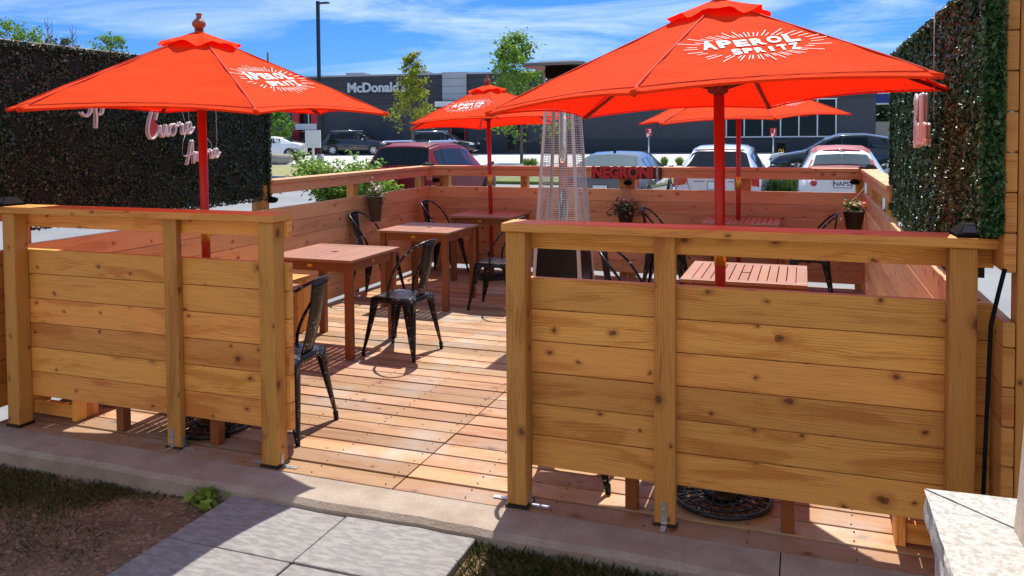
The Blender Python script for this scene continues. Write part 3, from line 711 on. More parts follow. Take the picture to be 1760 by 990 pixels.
# ------------------------------------------------------------------ tables
def make_table():
    t_ = empty('patio_table'); H = .74; W = .375
    for sx in (-1, 1):
        for sy in (-1, 1):
            g = MB(); x, y = sx*(W-.05), sy*(W-.05); g.box(x-.027, x+.027, y-.027, y+.027, .0, H-.022, 'z'); g.build('leg', TABLEM, t_, bevel=.003)
    g = MB()
    for s_ in (-1, 1):
        g.box(-W+.08, W-.08, s_*(W-.045)-.009, s_*(W-.045)+.009, H-.095, H-.023, 'x'); g.box(s_*(W-.045)-.009, s_*(W-.045)+.009, -W+.08, W-.08, H-.095, H-.023, 'y')
    g.build('apron', TABLEM, t_, bevel=.002)
    g = MB()
    g.box(-W, W, -W, -W+.065, H-.021, H, 'x'); g.box(-W, W, W-.065, W, H-.021, H, 'x')
    g.box(-W, -W+.065, -W+.066, W-.066, H-.021, H, 'y'); g.box(W-.065, W, -W+.066, W-.066, H-.021, H, 'y')
    n = 11; sp = (2*W-.132)/n
    for i in range(n):
        x = -W+.066+i*sp
        if i == n//2:
            g.box(x+.003, x+sp-.003, -W+.067, -.022, H-.020, H-.001, 'y'); g.box(x+.003, x+sp-.003, .022, W-.067, H-.020, H-.001, 'y')
        else: g.box(x+.003, x+sp-.003, -W+.067, W-.067, H-.020, H-.001, 'y')
    g.build('table_top', TOPM, t_, bevel=.002)
    g = MB(); g.box(W-.0355, W-.033, -.02, .02, H-.065, H-.045); g.box(-.02, .02, -W+.033, -W+.0355, H-.065, H-.045); g.build('brass_tag', BRASS, t_)
    return t_
tab = make_table()
TB = [(-3.46, 5.43, 0, 'slatted patio table nearest on the left, with the speckled black chair at its right'),
      (-3.47, 7.14, 0, 'sunlit slatted patio table in the middle of the left row'),
      (-3.38, 8.58, 1, 'dark shaded patio table in the back left corner with a red pole through it'),
      (-.35, 5.42, 1, 'pale sunlit patio table seen through the gap of the long right fence panel'),
      (-.60, 8.62, 1, 'red-looking patio table at the back right with an umbrella pole through it'),
      (-3.28, 3.79, 0, 'patio table standing right behind the short left fence panel, only its legs showing below'),
      (-.38, 3.79, 0, 'patio table standing right behind the long right fence panel, only its legs showing below')]
for i, (x, y, r, lb) in enumerate(TB):
    o = tab if i == 0 else copy_tree(tab); o.location = (x, y, 0); o.rotation_euler.z = 0; tag(o, lb, 'table', 'square slatted patio tables')

# ------------------------------------------------------------------ chairs (stamped metal, front = +x)
def make_chair():
    t_ = empty('metal_chair')
    g = MB(); H = .45
    def seat(a, b):
        x, y = -1+2*a, -1+2*b
        rx = .175*x*(1-.06*y*y); ry = (.175+.008*x)*y*(1-.06*x*x)
        e = max(abs(x), abs(y)); z = H-.010*(1-e**4)-.012*max(0, (e-.82)/.18)**2
        return (rx, ry, z)
    g.grid(seat, 14, 14); g.build('seat', CHAIR, t_, solid=-.003)
    # skirt with an arch between the legs
    g = MB()
    for q in range(4):
        M_ = Matrix.Rotation(q*math.pi/2, 3, 'Z')
        def sk(a, b, M_=M_):
            y = -.168+.336*a; u = abs(y)/.168; dep = .035+.075*max(0, (u-.45)/.55)**1.6
            return M_ @ Vector((.168+.010*b*dep/.05, y, H-.010-dep*b))
        g.grid(sk, 16, 2)
    g.build('seat_skirt', CHAIR, t_, solid=.003)
    for sx in (-1, 1):
        for sy in (-1, 1):
            g = MB()
            top = Vector((sx*.150, sy*.150, H-.03)); ft = Vector((sx*(.225 if sx > 0 else .215), sy*.205, 0)); n = 9
            def leg(a, b, top=top, ft=ft, sx=sx, sy=sy):
                p = top.lerp(ft, a); wd = .062*(1-a)**.8+.014; ang = b*2-1     # V section opening inward
                if ang < 0: off = Vector((-sx*wd*(-ang)*1.0, 0, 0))
                else: off = Vector((0, -sy*wd*ang, 0))
                k = .010+.012*(1-a); p = p+Vector((sx*k, sy*k, 0))
                rnd_ = 1-abs(ang); p -= Vector((sx, sy, 0))*.006*max(0, rnd_-.7)/.3
                return p+off
            g.grid(leg, n, 8); g.build('leg', CHAIR, t_, solid=.004)
            g = MB(); d = (ft-top).normalized(); g.tube([ft-d*.05+Vector((sx*.004, sy*.004, 0)), ft+Vector((0, 0, .002))], [.016, .014], 8); g.build('foot_sleeve', CHAIR, t_)
    pts = []
    side = [(.02, .176, .44), (.015, .180, .50), (-.01, .190, .58), (-.06, .200, .67), (-.13, .195, .76), (-.20, .160, .825), (-.235, .10, .852), (-.248, .04, .862)]
    pts = [Vector(p) for p in side]+[Vector((p[0], -p[1], p[2])) for p in side[::-1]]
    c3 = []
    Pp = [pts[0]]+pts+[pts[-1]]
    for i in range(1, len(Pp)-2):
        for j in range(4):
            t = j/4; a, b, c, d = Pp[i-1:i+3]; c3.append(.5*((2*b)+(c-a)*t+(2*a-5*b+4*c-d)*t*t+(3*b-a-3*c+d)*t**3))
    c3.append(pts[-1])
    g = MB(); g.tube(c3, .0105, 8); g.build('back_hoop', CHAIR, t_)
    g = MB()
    def spl(a, b):
        wd = .062+.016*a; y = (b*2-1)*wd; x = -.165-.085*a-.012*math.sin(a*math.pi)-.010*(1-(b*2-1)**2)+.01
        rib = .004*math.exp(-((b*2-1)/.35)**2)*math.sin(math.pi*a)
        return (x-rib, y, .445+.41*a)
    g.grid(spl, 12, 10); g.build('back_splat', CHAIR, t_, solid=.003)
    return t_
ch = make_chair()
CH = [(-2.855, 5.41, 180-4, 'speckled black metal chair in the open deck, drawn up to the near left table'),
      (-2.75, 3.77, 180+3, 'black metal chair half hidden by the right post of the short left fence panel'),
      (-4.10, 7.20, 0+4, 'black metal chair between the left fence and middle table, below the cream flowers'),
      (-4.02, 8.66, 0, 'black metal chair against the left fence beside the dark back left table'),
      (-2.74, 7.12, 180+2, 'black metal chair right of the sunlit middle table, partly behind the long fence panel post'),
      (-1.06, 5.40, 0-3, 'black metal chair whose back tubes show in the gap left of the pale table'),
      (-1.36, 8.45, 0, 'black metal chair by the back fence beside the middle hanging pot'),
      (.06, 8.30, 180, 'black metal chair near the back right corner, right of the red-looking table'),
      (-1.06, 3.76, 0, 'black metal chair behind the long fence panel, only one foot showing underneath')]
for i, (x, y, a, lb) in enumerate(CH):
    o = ch if i == 0 else copy_tree(ch); o.location = (x, y, 0); o.rotation_euler.z = R(a); tag(o, lb, 'chair', 'black metal chairs')

# ------------------------------------------------------------------ benches
def bench(X0, X1, y0, y1, label):
    t_ = empty('wooden_bench', (X0, y0, 0)); tag(t_, label, 'bench', 'wooden box benches along the side fences')
    def P(nm, mb):
        o = mb.build(nm, CEDAR, t_, bevel=.004); o.location = (-X0, -y0, 0); return o
    g = MB(); n = 3; w_ = (X1-X0)/n
    for i in range(n): g.box(X0+i*w_+.002, X0+(i+1)*w_-.002, y0, y1, .43, .468, 'y')
    P('seat', g)
    for yy in (y0+.01, y1-.17):
        g = MB(); g.box(X1-.05, X1-.012, yy, yy+.075, .002, .428, 'z'); g.box(X1-.05, X1-.012, yy+.078, yy+.155, .002, .428, 'z'); P('leg', g)
        g = MB(); g.box(X0+.02, X0+.058, yy, yy+.14, .002, .428, 'z'); P('leg', g)
    for yy in (y0+.03, y1-.1):
        g = MB(); g.box(X0+.06, X1-.052, yy, yy+.038, .01, .09, 'x'); P('stretcher', g)
    g = MB(); g.box(X1-.045, X1-.008, y0+.17, y1-.18, .34, .428, 'y'); P('apron', g)
bench(-4.37, -3.94, 3.45, 5.80, 'pale wooden bench along the left fence, its end showing beside the near left table')
bench(.33, .56, 3.46, 4.9, 'wooden bench along the right fence, its leg showing under the long fence panel')

# ------------------------------------------------------------------ pyramid heater
t_ = empty('patio_heater', (-1.94, 6.62, 0)); tag(t_, 'tall steel pyramid patio heater with wire guard and black reflector plate', 'patio heater')
def hw(z): return .235-.115*(z-.05)/1.9
g = MB(); g.box(-.245, .245, -.245, .245, .0, .05); g.build('base', BLACKP, t_, bevel=.008)
for s_ in range(4):
    M_ = Matrix.Rotation(s_*math.pi/2, 4, 'Z'); g = MB()
    a, b_ = hw(.05)-.012, hw(.74)-.012
    pts = [(-a, -a, .05), (a, -a, .05), (b_, -b_, .74), (-b_, -b_, .74)]; g.poly([M_ @ Vector(p) for p in pts]); g.build('cabinet_panel', HBLACK, t_, solid=.004)
for sx in (-1, 1):
    for sy in (-1, 1):
        g = MB(); a, b_ = hw(.03), hw(1.98); n_ = 1
        p0, p1 = Vector((sx*a, sy*a, .03)), Vector((sx*b_, sy*b_, 1.98))
        for dx, dy in ((-sx*.028, 0), (0, -sy*.028)):
            q = [p0, p0+Vector((dx, dy, 0)), p1+Vector((dx*.8, dy*.8, 0)), p1]; g.poly(q)
        g.build('corner_rail', STEEL, t_, solid=.003)
g = MB()
for z in np.arange(.78, 1.93, .019):
    a = hw(z)-.004
    for s_ in range(4):
        M_ = Matrix.Rotation(s_*math.pi/2, 4, 'Z'); g.tube([M_ @ Vector((-a, -a, z)), M_ @ Vector((a, -a, z))], .0025, 4, cap=False)
for f_ in (-.33, .33):
    for s_ in range(4):
        M_ = Matrix.Rotation(s_*math.pi/2, 4, 'Z'); a, b_ = hw(.76)-.006, hw(1.95)-.006; g.tube([M_ @ Vector((f_*a, -a, .76)), M_ @ Vector((f_*b_, -b_, 1.95))], .002, 4, cap=False)
g.build('wire_guard', STEEL, t_)
g = MB(); g.lathe([(.038, .76), (.038, 1.93)], n=20); g.build('glass_tube', GLASS, t_)
g = MB(); a = hw(.75)+.002; g.box(-a, a, -a, a, .742, .762); g.build('shelf', STEEL, t_, bevel=.003)
g = MB(); g.box(-.10, .10, -.10, .10, 1.95, 1.99); g.box(-.085, .085, -.085, .085, 1.99, 2.12); g.build('burner_head', COPPER, t_, bevel=.004)
for sx in (-1, 1):
    for sy in (-1, 1):
        g = MB(); g.tube([(sx*.112, sy*.112, 1.96), (sx*.125, sy*.125, 2.19)], .010, 8); g.build('reflector_post', STEEL, t_)
g = MB(); g.box(-.12, .12, -.12, .12, 2.12, 2.22); g.build('hood', BLACKP, t_, bevel=.01)
g = MB(); pl = [(.275, 2.215), (.25, 2.24), (.12, 2.265)]
i0 = None
for (w0, z0), (w1, z1) in zip(pl, pl[1:]):
    for s_ in range(4):
        M_ = Matrix.Rotation(s_*math.pi/2, 4, 'Z'); g.poly([M_ @ Vector(p) for p in ((-w0, -w0, z0), (w0, -w0, z0), (w1, -w1, z1), (-w1, -w1, z1))])
g.poly([(-.12, -.12, 2.265), (.12, -.12, 2.265), (.12, .12, 2.265), (-.12, .12, 2.265)]); g.poly([(-.275, -.275, 2.213), (-.275, .275, 2.213), (.275, .275, 2.213), (.275, -.275, 2.213)])
g.build('reflector', plain('reflector_dark', (.03, .03, .033), .35, metal=.5), t_)

# ------------------------------------------------------------------ solar lights, wall lights
def solar():
    t_ = empty('solar_light'); g = MB(); a, b_ = .062, .034
    g.box(-.066, .066, -.066, .066, 0, .012)
    for s_ in range(4):
        M_ = Matrix.Rotation(s_*math.pi/2, 4, 'Z'); g.poly([M_ @ Vector(p) for p in ((-a, -a, .012), (a, -a, .012), (b_, -b_, .044), (-b_, -b_, .044))])
    g.poly([(-b_, -b_, .044), (b_, -b_, .044), (b_, b_, .044), (-b_, b_, .044)]); g.build('housing', BLACKP, t_)
    g = MB()
    k = 1.0
    g.poly([(-.048, -.0590, .0160), (.048, -.0590, .0160), (.034, -.0395, .0400), (-.034, -.0395, .0400)]); g.v = [(x, y-.001, z+.001) for x, y, z in g.v]; g.build('solar_cell', SOLAR, t_)
    return t_
s0 = solar()
SL = [((.585, 3.345, ZT+.001), 3, 'black solar post light on the right end of the long fence panel cap'), ((-4.30, 3.345, ZT+.001), -10, 'black solar post light on the left end of the short fence panel cap'),
      ((-4.43, 9.10, ZT+.002), 40, 'small solar light on the back left corner of the fence'), ((.62, 9.02, ZT+.002), -60, 'small solar light on the back right corner of the fence')]
for i, (l, a, lb) in enumerate(SL):
    o = s0 if i == 0 else copy_tree(s0); o.location = l; o.rotation_euler.z = R(a); tag(o, lb, 'solar light', 'solar lights on the fence cap')
def wall_light():
    t_ = empty('wall_light'); g = MB(); g.lathe([(0, .025), (.03, .02), (.05, 0), (.05, -.015), (.03, -.03), (0, -.033)], n=14); g.build('dome', BLACKP, t_)
    g = MB(); g.box(-.02, .02, .0, .06, -.01, .01); g.build('mount', BLACKP, t_); return t_
w0 = wall_light()
WL = [((-4.30, 9.06, 1.09), 'black dome light in the back left corner below the rail'), ((.50, 9.06, 1.13), 'black dome light in the back right corner below the rail'),
      ((-4.41, 5.93, 1.09), 'black dome light on the left fence beside the leaf panel'), ((-1.885, 9.05, 1.09), 'black light above the middle hanging pot')]
for i, (l, lb) in enumerate(WL):
    o = w0 if i == 0 else copy_tree(w0); o.location = l; tag(o, lb, 'light', 'black dome lights in the fence gap')

# ------------------------------------------------------------------ hanging pots
petal_mats = {}
def pot(loc, kind, label, rope_to):
    t_ = empty('hanging_pot', loc); tag(t_, label, 'flower pot', 'pots hung on the fence')
    h = .26 if kind == 0 else .17; r1 = .085 if kind == 0 else .10; r0 = .058 if kind == 0 else .068
    mt = plain('grey_bucket', (.16, .14, .12), .5, metal=.3, vary=.2, scale=14) if kind == 0 else plain('dark_pot', (.035, .022, .018), .55, vary=.2)
    g = MB(); g.lathe([(0, 0), (r0, 0), (r1, h), (r1+.006, h), (r1+.006, h+.008), (r1-.006, h+.008), (r1-.008, h-.02), (0, h-.02)], n=20); g.build('pot', mt, t_)
    for s_ in (-1, 1):
        g = MB(); g.tube([Vector((s_*(r1), 0, h))] + [Vector(rope_to)*f + Vector((s_*r1, 0, h))*(1-f) for f in (.5, 1)], .004, 5); g.build('rope', plain('rope', (.33, .2, .14) if kind else (.5, .42, .36), .8), t_)
    n = 320 if kind == 1 else 170; sp = .15 if kind == 1 else .075
    P = rng.normal(0, 1, (n, 3))*[sp*.6, sp*.45, .045]+[0, 0, h+.035]; P[:, 2] = np.maximum(P[:, 2]-np.abs(P[:, 0])*.35*(kind == 1), h*.6)
    leaf_obj('foliage', leaf_mesh(P, np.tile([0, -.5, 1.], (n, 1)), .032), tone_col('pot_leaf', [(.05, .09, .02), (.10, .17, .04), (.2, .25, .08)] if kind != 1 else [(.05, .05, .02), (.10, .09, .03), (.13, .13, .05)], trans=.25), t_)
    cols = {0: [(.75, .68, .45), (.85, .8, .6), (.80, .72, .55)], 1: [(.5, .35, .3), (.3, .06, .06), (.3, .2, .15)], 2: [(.85, .12, .03), (.9, .7, .15), (.85, .75, .45)]}[kind]
    rr = random.Random(kind)
    for q in range(16 if kind != 1 else 7):
        mf = petal_mats.setdefault((kind, q % 3), plain('petal', cols[q % 3], .6)); g = MB(); c_ = Vector((rr.gauss(0, 1)*sp*.5, rr.gauss(-.01, 1)*sp*.4, h+.06+rr.random()*.06)); nz = Vector((rr.gauss(0, .4), -1, .9+rr.gauss(0, .3))).normalized(); ax = nz.orthogonal().normalized(); ay = nz.cross(ax)
        for w_ in range(5):
            an = w_*2*math.pi/5; d = ax*math.cos(an)+ay*math.sin(an); e = nz.cross(d)
            g.poly([c_, c_+d*.011-e*.008+nz*.002, c_+d*.021+nz*.004, c_+d*.011+e*.008+nz*.002])
        g.build('flower', mf, t_)
pot((-4.285, 7.52, .735), 0, 'tapered grey bucket of cream flowers hung on the left fence', (-.07, .05, .42))
pot((-1.885, 8.93, .62), 1, 'dark pot of straggly dried flowers hung in the middle of the back fence', (0, .1, .42))
pot((.46, 8.45, .70), 2, 'dark pot of orange and yellow flowers hung in the back right corner', (.10, .1, .40))

# ------------------------------------------------------------------ red lettered sign
t_ = empty('lettered_sign', (-1.90, 9.05, 1.197)); tag(t_, 'dark sign reading NEGRONI in deep red letters on the back fence rail', 'sign')
g = MB(); add_text(g, 'NEGRONI', lambda x, y, z: (x*1.0-.03, -z-.012, y*1.13), size=.158, bold=.008, ext=.006, spacing=.98)
xs_ = [v[0] for v in g.v]; sxx = .70/(max(xs_)-min(xs_)); mid_ = (max(xs_)+min(xs_))/2
g.v = [((v[0]-mid_)*sxx-.045, v[1], v[2]) for v in g.v]
g.build('letters', plain('deep_red', (.50, .025, .035), .4), t_)
g = MB(); g.box(-.405, .400, -.004, .018, -.068, .068); g.build('backing_board', plain('sign_black', (.02, .012, .012), .4), t_)
g = MB(); add_text(g, 'CAMPARI', lambda x, y, z: (.352-y, -.008, x), size=.036, bold=.0006); g.build('small_letters', PRINT, t_)

# ------------------------------------------------------------------ black cable by the right wall
g = MB(); pp = [px(1727, 462, y=3.17), px(1716, 505, y=3.17), px(1703, 560, y=3.17), px(1699, 650, y=3.17), px(1694, 760, y=3.17), px(1690, 850, y=3.17)]
g.tube([tuple(p) for p in pp], .0075, 8); tag(g.build('cable', BLACKP), 'black cable hanging down between the long fence panel and the timber wall', 'cable')

# ------------------------------------------------------------------ stone ledge, bottom right
STONE, t, b = mat('rough_granite')
cc = N(t, 'ShaderNodeTexCoord'); a1 = N(t, 'ShaderNodeTexNoise', Scale=70, Detail=6, Roughness=.7); a2 = N(t, 'ShaderNodeTexNoise', Scale=8, Detail=4)
t.links.new(cc.outputs['Object'], a1.inputs['Vector']); t.links.new(cc.outputs['Object'], a2.inputs['Vector'])
c = mixc(t, smooth(t, a1.outputs['Fac'], .38, .62), (.33, .31, .28), (.56, .53, .48)); t.links.new(c, b.inputs['Base Color']); b.inputs['Roughness'].default_value = .85
bp = N(t, 'ShaderNodeBump', Strength=.7, Distance=.004); t.links.new(a1.outputs['Fac'], bp.inputs['Height']); t.links.new(bp.outputs[0], b.inputs['Normal'])
t_ = empty('stone_ledge', (.3, 1.5, .9)); tag(t_, 'rough pale granite ledge at the bottom right corner', 'ledge')
def ledge(pts, name):
    from mathutils import noise
    g = MB(); n = 30
    ring = []
    for i in range(len(pts)):
        a, b_ = Vector(pts[i]), Vector(pts[(i+1) % len(pts)]); m_ = max(2, int((b_-a).length/.012))
        for k in range(m_): ring.append(a.lerp(b_, k/m_))
    c_ = sum(ring, Vector((0, 0)))/len(ring); lv = [0, .006, .014, .024, .036, .048, .055]
    i0 = 0
    for li, dz in enumerate(lv):
        for p in ring:
            edge = 1 if p.x < .215 or p.y > 1.60 else 0
            q = noise.noise(Vector((p.x*22, p.y*22, dz*40)))*.010*edge if li else noise.noise(Vector((p.x*35, p.y*35, 3)))*.0025
            d = (p-c_).normalized(); g.v.append((p.x+d.x*q-.3, p.y+d.y*q-1.5, .1-dz))
    m_ = len(ring)
    for li in range(len(lv)-1):
        for k in range(m_): g.face([li*m_+k, (li+1)*m_+k, (li+1)*m_+(k+1) % m_, li*m_+(k+1) % m_], None, 0, False)
    g.face(list(range(m_))); g.build(name, STONE, t_)
ledge([(.212, 1.612), (.322, 1.503), (.36, 1.46), (.64, 1.50), (.64, 1.63)], 'stone_block')
ledge([(.209, 1.606), (.208, .9), (.64, .9), (.64, 1.44), (.36, 1.452), (.319, 1.499)], 'stone_block')
g = MB(); c0 = [(.325, 1.50), (.325, 1.22), (.60, 1.22), (.60, 1.50)]; zz = [.20, 1.0, 1.06, 1.22, 1.6, 2.6]; off = [0, 0, .004, .012, .016, .016]
for i in range(len(zz)):
    for (x, y) in c0: g.v.append((x+off[i]*(x < .5), y-off[i]*(y > 1.3), zz[i]))
for i in range(len(zz)-1):
    for k in range(4): g.face([i*4+k, i*4+(k+1) % 4, (i+1)*4+(k+1) % 4, (i+1)*4+k])
STUC = plain('stucco', (.62, .50, .38), .9, vary=.12, scale=40)
t_ = empty('stucco_building', (.6, 1.2, -.1)); tag(t_, 'pale stucco building whose pillar rises from the granite ledge at the right edge', 'building')
o = g.build('pillar', STUC, t_, bevel=.01); o.location = (-.6, -1.2, .1)
g = MB(); g.box(-9, 7, -2.6, -2.3, -.2, 4.2); o = g.build('wall', STUC, t_); o.location = (-.6, -1.2, .1)  # unseen wall behind the camera, added to bounce warm sun onto the fence
g = MB(); g.box(.225, .62, .92, 1.59, -.2, .944); tag(g.build('ledge_support', plain('stone_base', (.40, .37, .33), .9, vary=.2, scale=20)), 'pale stone block carrying the granite ledge', 'stone block')

# ------------------------------------------------------------------ grass and weed in front of the kerb
def blades(name, n, fn, mt, hgt):
    P = fn(n); n = len(P); ang = rng.uniform(0, 2*np.pi, n); h = hgt*rng.uniform(.35, 1.2, n); ln = rng.normal(0, .6, (n, 2))*h[:, None]*.8
    w_ = .0022*rng.uniform(.7, 1.6, n); dx, dy = np.cos(ang)*w_, np.sin(ang)*w_
    a = P+np.stack([dx, dy, 0*dx], 1); b_ = P-np.stack([dx, dy, 0*dx], 1); m_ = P+np.stack([ln[:, 0]*.4, ln[:, 1]*.4, h*.62], 1); tp = P+np.stack([ln[:, 0], ln[:, 1], h], 1)
    V = np.stack([a, m_+np.stack([dx, dy, 0*dx], 1)*.7, tp, m_-np.stack([dx, dy, 0*dx], 1)*.7], 1)
    V2 = np.stack([a, m_+np.stack([dx, dy, 0*dx], 1)*.7, m_-np.stack([dx, dy, 0*dx], 1)*.7, b_], 1)
    o = leaf_obj(name, np.concatenate([V, V2]).reshape(-1, 3), mt, None, np.tile(rng.random(n), 2)); return struct(o, 'stuff')
def rg(n):
    x = rng.uniform(-1.285, 1.4, n); y = rng.uniform(1.2, 3.05, n); keep = (rng.random(n) < .45+.55*(np.sin(x*9)*np.sin(y*8+1) > -.3))
    return np.stack([x, y, np.full(n, -.082)], 1)[keep]
blades('grass', 52000, rg, GRASS, .05)
def lg(n):
    x = rng.uniform(-7, -2.52, n); y = 3.05-np.abs(rng.normal(0, .33, n)); pat = np.sin(x*5+1)*np.cos(y*9)+np.sin(x*13)*.5
    keep = (np.clip((y-2.45)/.5, 0, 1)*(.5+.4*pat) > rng.random(n)) | ((pat > .6) & (rng.random(n) < .4))
    return np.stack([x, y, np.full(n, -.108)], 1)[keep]
blades('grass', 48000, lg, LGRASS, .03)
def dg(n):
    x = rng.uniform(-7, -2.55, n); y = rng.uniform(.5, 3.0, n); return np.stack([x, y, np.full(n, -.108)], 1)
blades('dry_grass', 22000, dg, DRYGR, .02)
t_ = empty('weed', (-2.60, 3.0, -.095)); tag(t_, 'leafy green weed at the corner of the paving slabs and kerb', 'plant')
P = []; Nn = []
n = 45; a = rng.uniform(0, 2*np.pi, n); r = rng.uniform(.01, .10, n)
leaf_obj('foliage', leaf_mesh(np.stack([r*np.cos(a)-.02, r*np.sin(a)*.8, .02+.06*rng.random(n)], 1), np.tile([0, -.3, 1.], (n, 1)), .038, 1.9), LEAFB, t_)
g = MB(); g.tube([(0, 0, -.01), (.01, 0, .05)], .004, 5); g.build('stem', LEAFB, t_)

# ------------------------------------------------------------------ cars
GLASSD = plain('car_glass', (.010, .013, .016), .06, spec=.25)
GLASSL = plain('car_glass_light', (.09, .12, .125), .08, spec=.4)
TYRE = plain('tyre', (.02, .02, .02), .85); RIM = plain('alloy', (.6, .61, .63), .3, metal=.8)
CHROME = plain('chrome', (.8, .8, .82), .15, metal=1); TAIL = plain('tail_lamp', (.45, .012, .015), .15, coat=1); HEADL = plain('head_lamp', (.75, .78, .8), .1, coat=1)
PLATE = plain('plate', (.75, .76, .74), .5); PLTX = plain('plate_text', (.02, .03, .08), .5); TRIM = plain('car_trim', (.02, .02, .022), .5)
def car(name, X, Y, rz, st, L, paint, label, glass=GLASSD, group='cars parked behind the patio', roofmat=None, parts=(), wheel=.33, z=None, gl_side=None, gl_rear=None, gl_front=None, lights=None, plate=None, rails=False, zs=1., detail=True, wx=(.17, .80)):
    """st: stations rear->front (x fraction, z bottom, z belt, z roof, half width, half roof width)"""
    t_ = empty(name, (X, Y, gz(Y) if z is None else z), rz); tag(t_, label, 'car', group); t_.scale = (1, 1, zs)
    def sec(s_):
        x, zb, zl, zr, w, wr = s_; x = (x-.5)*L
        return [Vector(p) for p in ((x, 0, zb), (x, w*.86, zb), (x, w*.985, zb+.10), (x, w, zb*.4+zl*.6-.06), (x, w*.965, zl), (x, wr+.02 if zr-zl > .1 else wr+.03, zr-.06 if zr-zl > .1 else zr-.015), (x, wr*.80, zr), (x, 0, zr+.018))]
    S_ = [sec(s_) for s_ in st]
    def SU(u, v):
        sg = 1
        if v < 0: v = -v; sg = -1
        i = min(int(u), len(S_)-2); fu = u-i; j = min(int(v), 6); fv = v-j
        p = S_[i][j].lerp(S_[i][j+1], fv).lerp(S_[i+1][j].lerp(S_[i+1][j+1], fv), fu)
        return Vector((p.x, p.y*sg, p.z))
    def patch(nm, u0, u1, v0, v1, mt, off=.006, nu=6, nv=4, parent=t_, **k):
        c_ = Vector((0, 0, .75)); g = MB()
        def f(a, b):
            u, v = u0+(u1-u0)*a, v0+(v1-v0)*b; e = .01; p = SU(u, v)
            du = SU(u+e, v)-SU(u-e if u > e else u, v); dv = SU(u, v+e)-SU(u, v-e); n_ = du.cross(dv)
            if n_.length > 0: n_.normalize()
            if n_.dot(p-c_) < 0: n_ = -n_
            return p+n_*off
        g.grid(f, nu, nv); return g.build(nm, mt, parent)
    g = MB(); ns = len(S_); rows = []
    for s_ in S_: rows.append([tuple(p) for p in s_]+[(p.x, -p.y, p.z) for p in s_[-2:0:-1]])
    m_ = len(rows[0]); i0 = 0
    for r in rows: g.v += r
    for i in range(ns-1):
        for k in range(m_): g.face([i*m_+k, (i+1)*m_+k, (i+1)*m_+(k+1) % m_, i*m_+(k+1) % m_], None, 0, True)
    g.face(list(range(m_)), None, 0); g.face([(ns-1)*m_+k for k in range(m_)][::-1], None, 0)
    o = g.build('body', paint, t_); mod = o.modifiers.new('b', 'BEVEL'); mod.width = .02; mod.segments = 2; mod.limit_method = 'ANGLE'; mod.angle_limit = R(35)
    for (u0, u1) in (gl_side or []):
        for s_ in (1, -1): patch('side_window', u0, u1, s_*4.16, s_*4.86, glass)
    for (nm, u0, u1, v0, v1, mt) in parts: patch(nm, u0, u1, v0, v1, mt)
    if gl_rear:
        patch('rear_window', gl_rear[0], gl_rear[1], 5.3, 6.999, glass, nv=6); 
        patch('rear_window', gl_rear[0], gl_rear[1], -6.999, -5.3, glass, nv=6)
    if gl_front:
        patch('windscreen', gl_front[0], gl_front[1], 5.05, 6.999, glass, nv=6); patch('windscreen', gl_front[0], gl_front[1], -6.999, -5.05, glass, nv=6)
    W = max(s_[4] for s_ in st)
    for fx in wx:
        for s_ in (-1, 1):
            x = (fx-.5)*L; M_ = Matrix.Translation((x, s_*(W-.105), wheel)) @ Matrix.Rotation(-s_*R(90), 4, 'X')
            g = MB(); g.lathe([(wheel*.64, 0), (wheel*.97, 0), (wheel, .03), (wheel, .10), (wheel*.96, .125), (wheel*.66, .125), (wheel*.64, .11)], n=28, M=M_); w_ = g.build('wheel', TYRE, t_)
            g = MB(); g.lathe([(0, .10), (wheel*.18, .112)], n=12, M=M_)
            for q in range(7):
                an = q*2*math.pi/7; d = Vector((math.cos(an), math.sin(an), 0)); e = Vector((-d.y, d.x, 0))
                g.poly([M_ @ (d*wheel*.1+e*wheel*.07+Vector((0, 0, .118))), M_ @ (d*wheel*.1-e*wheel*.07+Vector((0, 0, .118))), M_ @ (d*wheel*.62-e*wheel*.1+Vector((0, 0, .122))), M_ @ (d*wheel*.62+e*wheel*.1+Vector((0, 0, .122)))])
            g.tube([M_ @ Vector((math.cos(a)*wheel*.62, math.sin(a)*wheel*.62, .118)) for a in np.linspace(0, 2*math.pi, 24, endpoint=False)], .014, 5, closed=True)
            g.build('rim', RIM, w_)
            # dark arch round the wheel
            g = MB(); ra = wheel*1.16
            g.grid(lambda a, b: (x+ra*(1-.18*b)*math.cos(math.pi*a), s_*(W+.004-.006*b), wheel+ra*(1-.18*b)*math.sin(math.pi*a)), 18, 1); g.build('wheel_arch', TRIM, t_)
    if detail:
        for s_ in (-1, 1):
            xm = (st_m(st, L)); g = MB(); g.tube([(xm, s_*(W-.02), st_b(st)), (xm-.02, s_*(W+.10), st_b(st)+.05), (xm-.03, s_*(W+.17), st_b(st)+.07)], [.02, .07, .055], 8, flat=.7); g.build('mirror', TRIM if paint != CHROME else CHROME, t_)
    if lights: 
        for (nm, y0, y1, z0, z1, mt, xo) in lights:
            for s_ in (-1, 1):
                g = MB(); a_, b__ = sorted((s_*y0, s_*y1)); g.box(xo-.02, xo+.02, a_, b__, z0, z1); g.build(nm, mt, t_, bevel=.012)
    return t_, S_, patch
def st_m(st, L): return ([s_ for s_ in st if s_[3]-s_[2] > .1][-1][0]-.5)*L+.25
def st_b(st): return .98*max(s_[2] for s_ in st)
def plate(t_, x, y, z, txt=None, rot=0):
    g = MB(); g.box(x-.008, x+.004, y-.155, y+.155, z-.075, z+.075); p = g.build('licence_plate', PLATE, t_)
    g = MB(); g.box(x-.006, x+.006, y-.165, y+.165, z-.085, z+.085); g.build('plate_frame', TRIM, t_)
    if txt:
        g = MB(); add_text(g, txt, lambda a, b, c_: (x-.011, y-a, z-.01+b), size=.115, bold=.002); g.build('plate_text', PLTX, p)
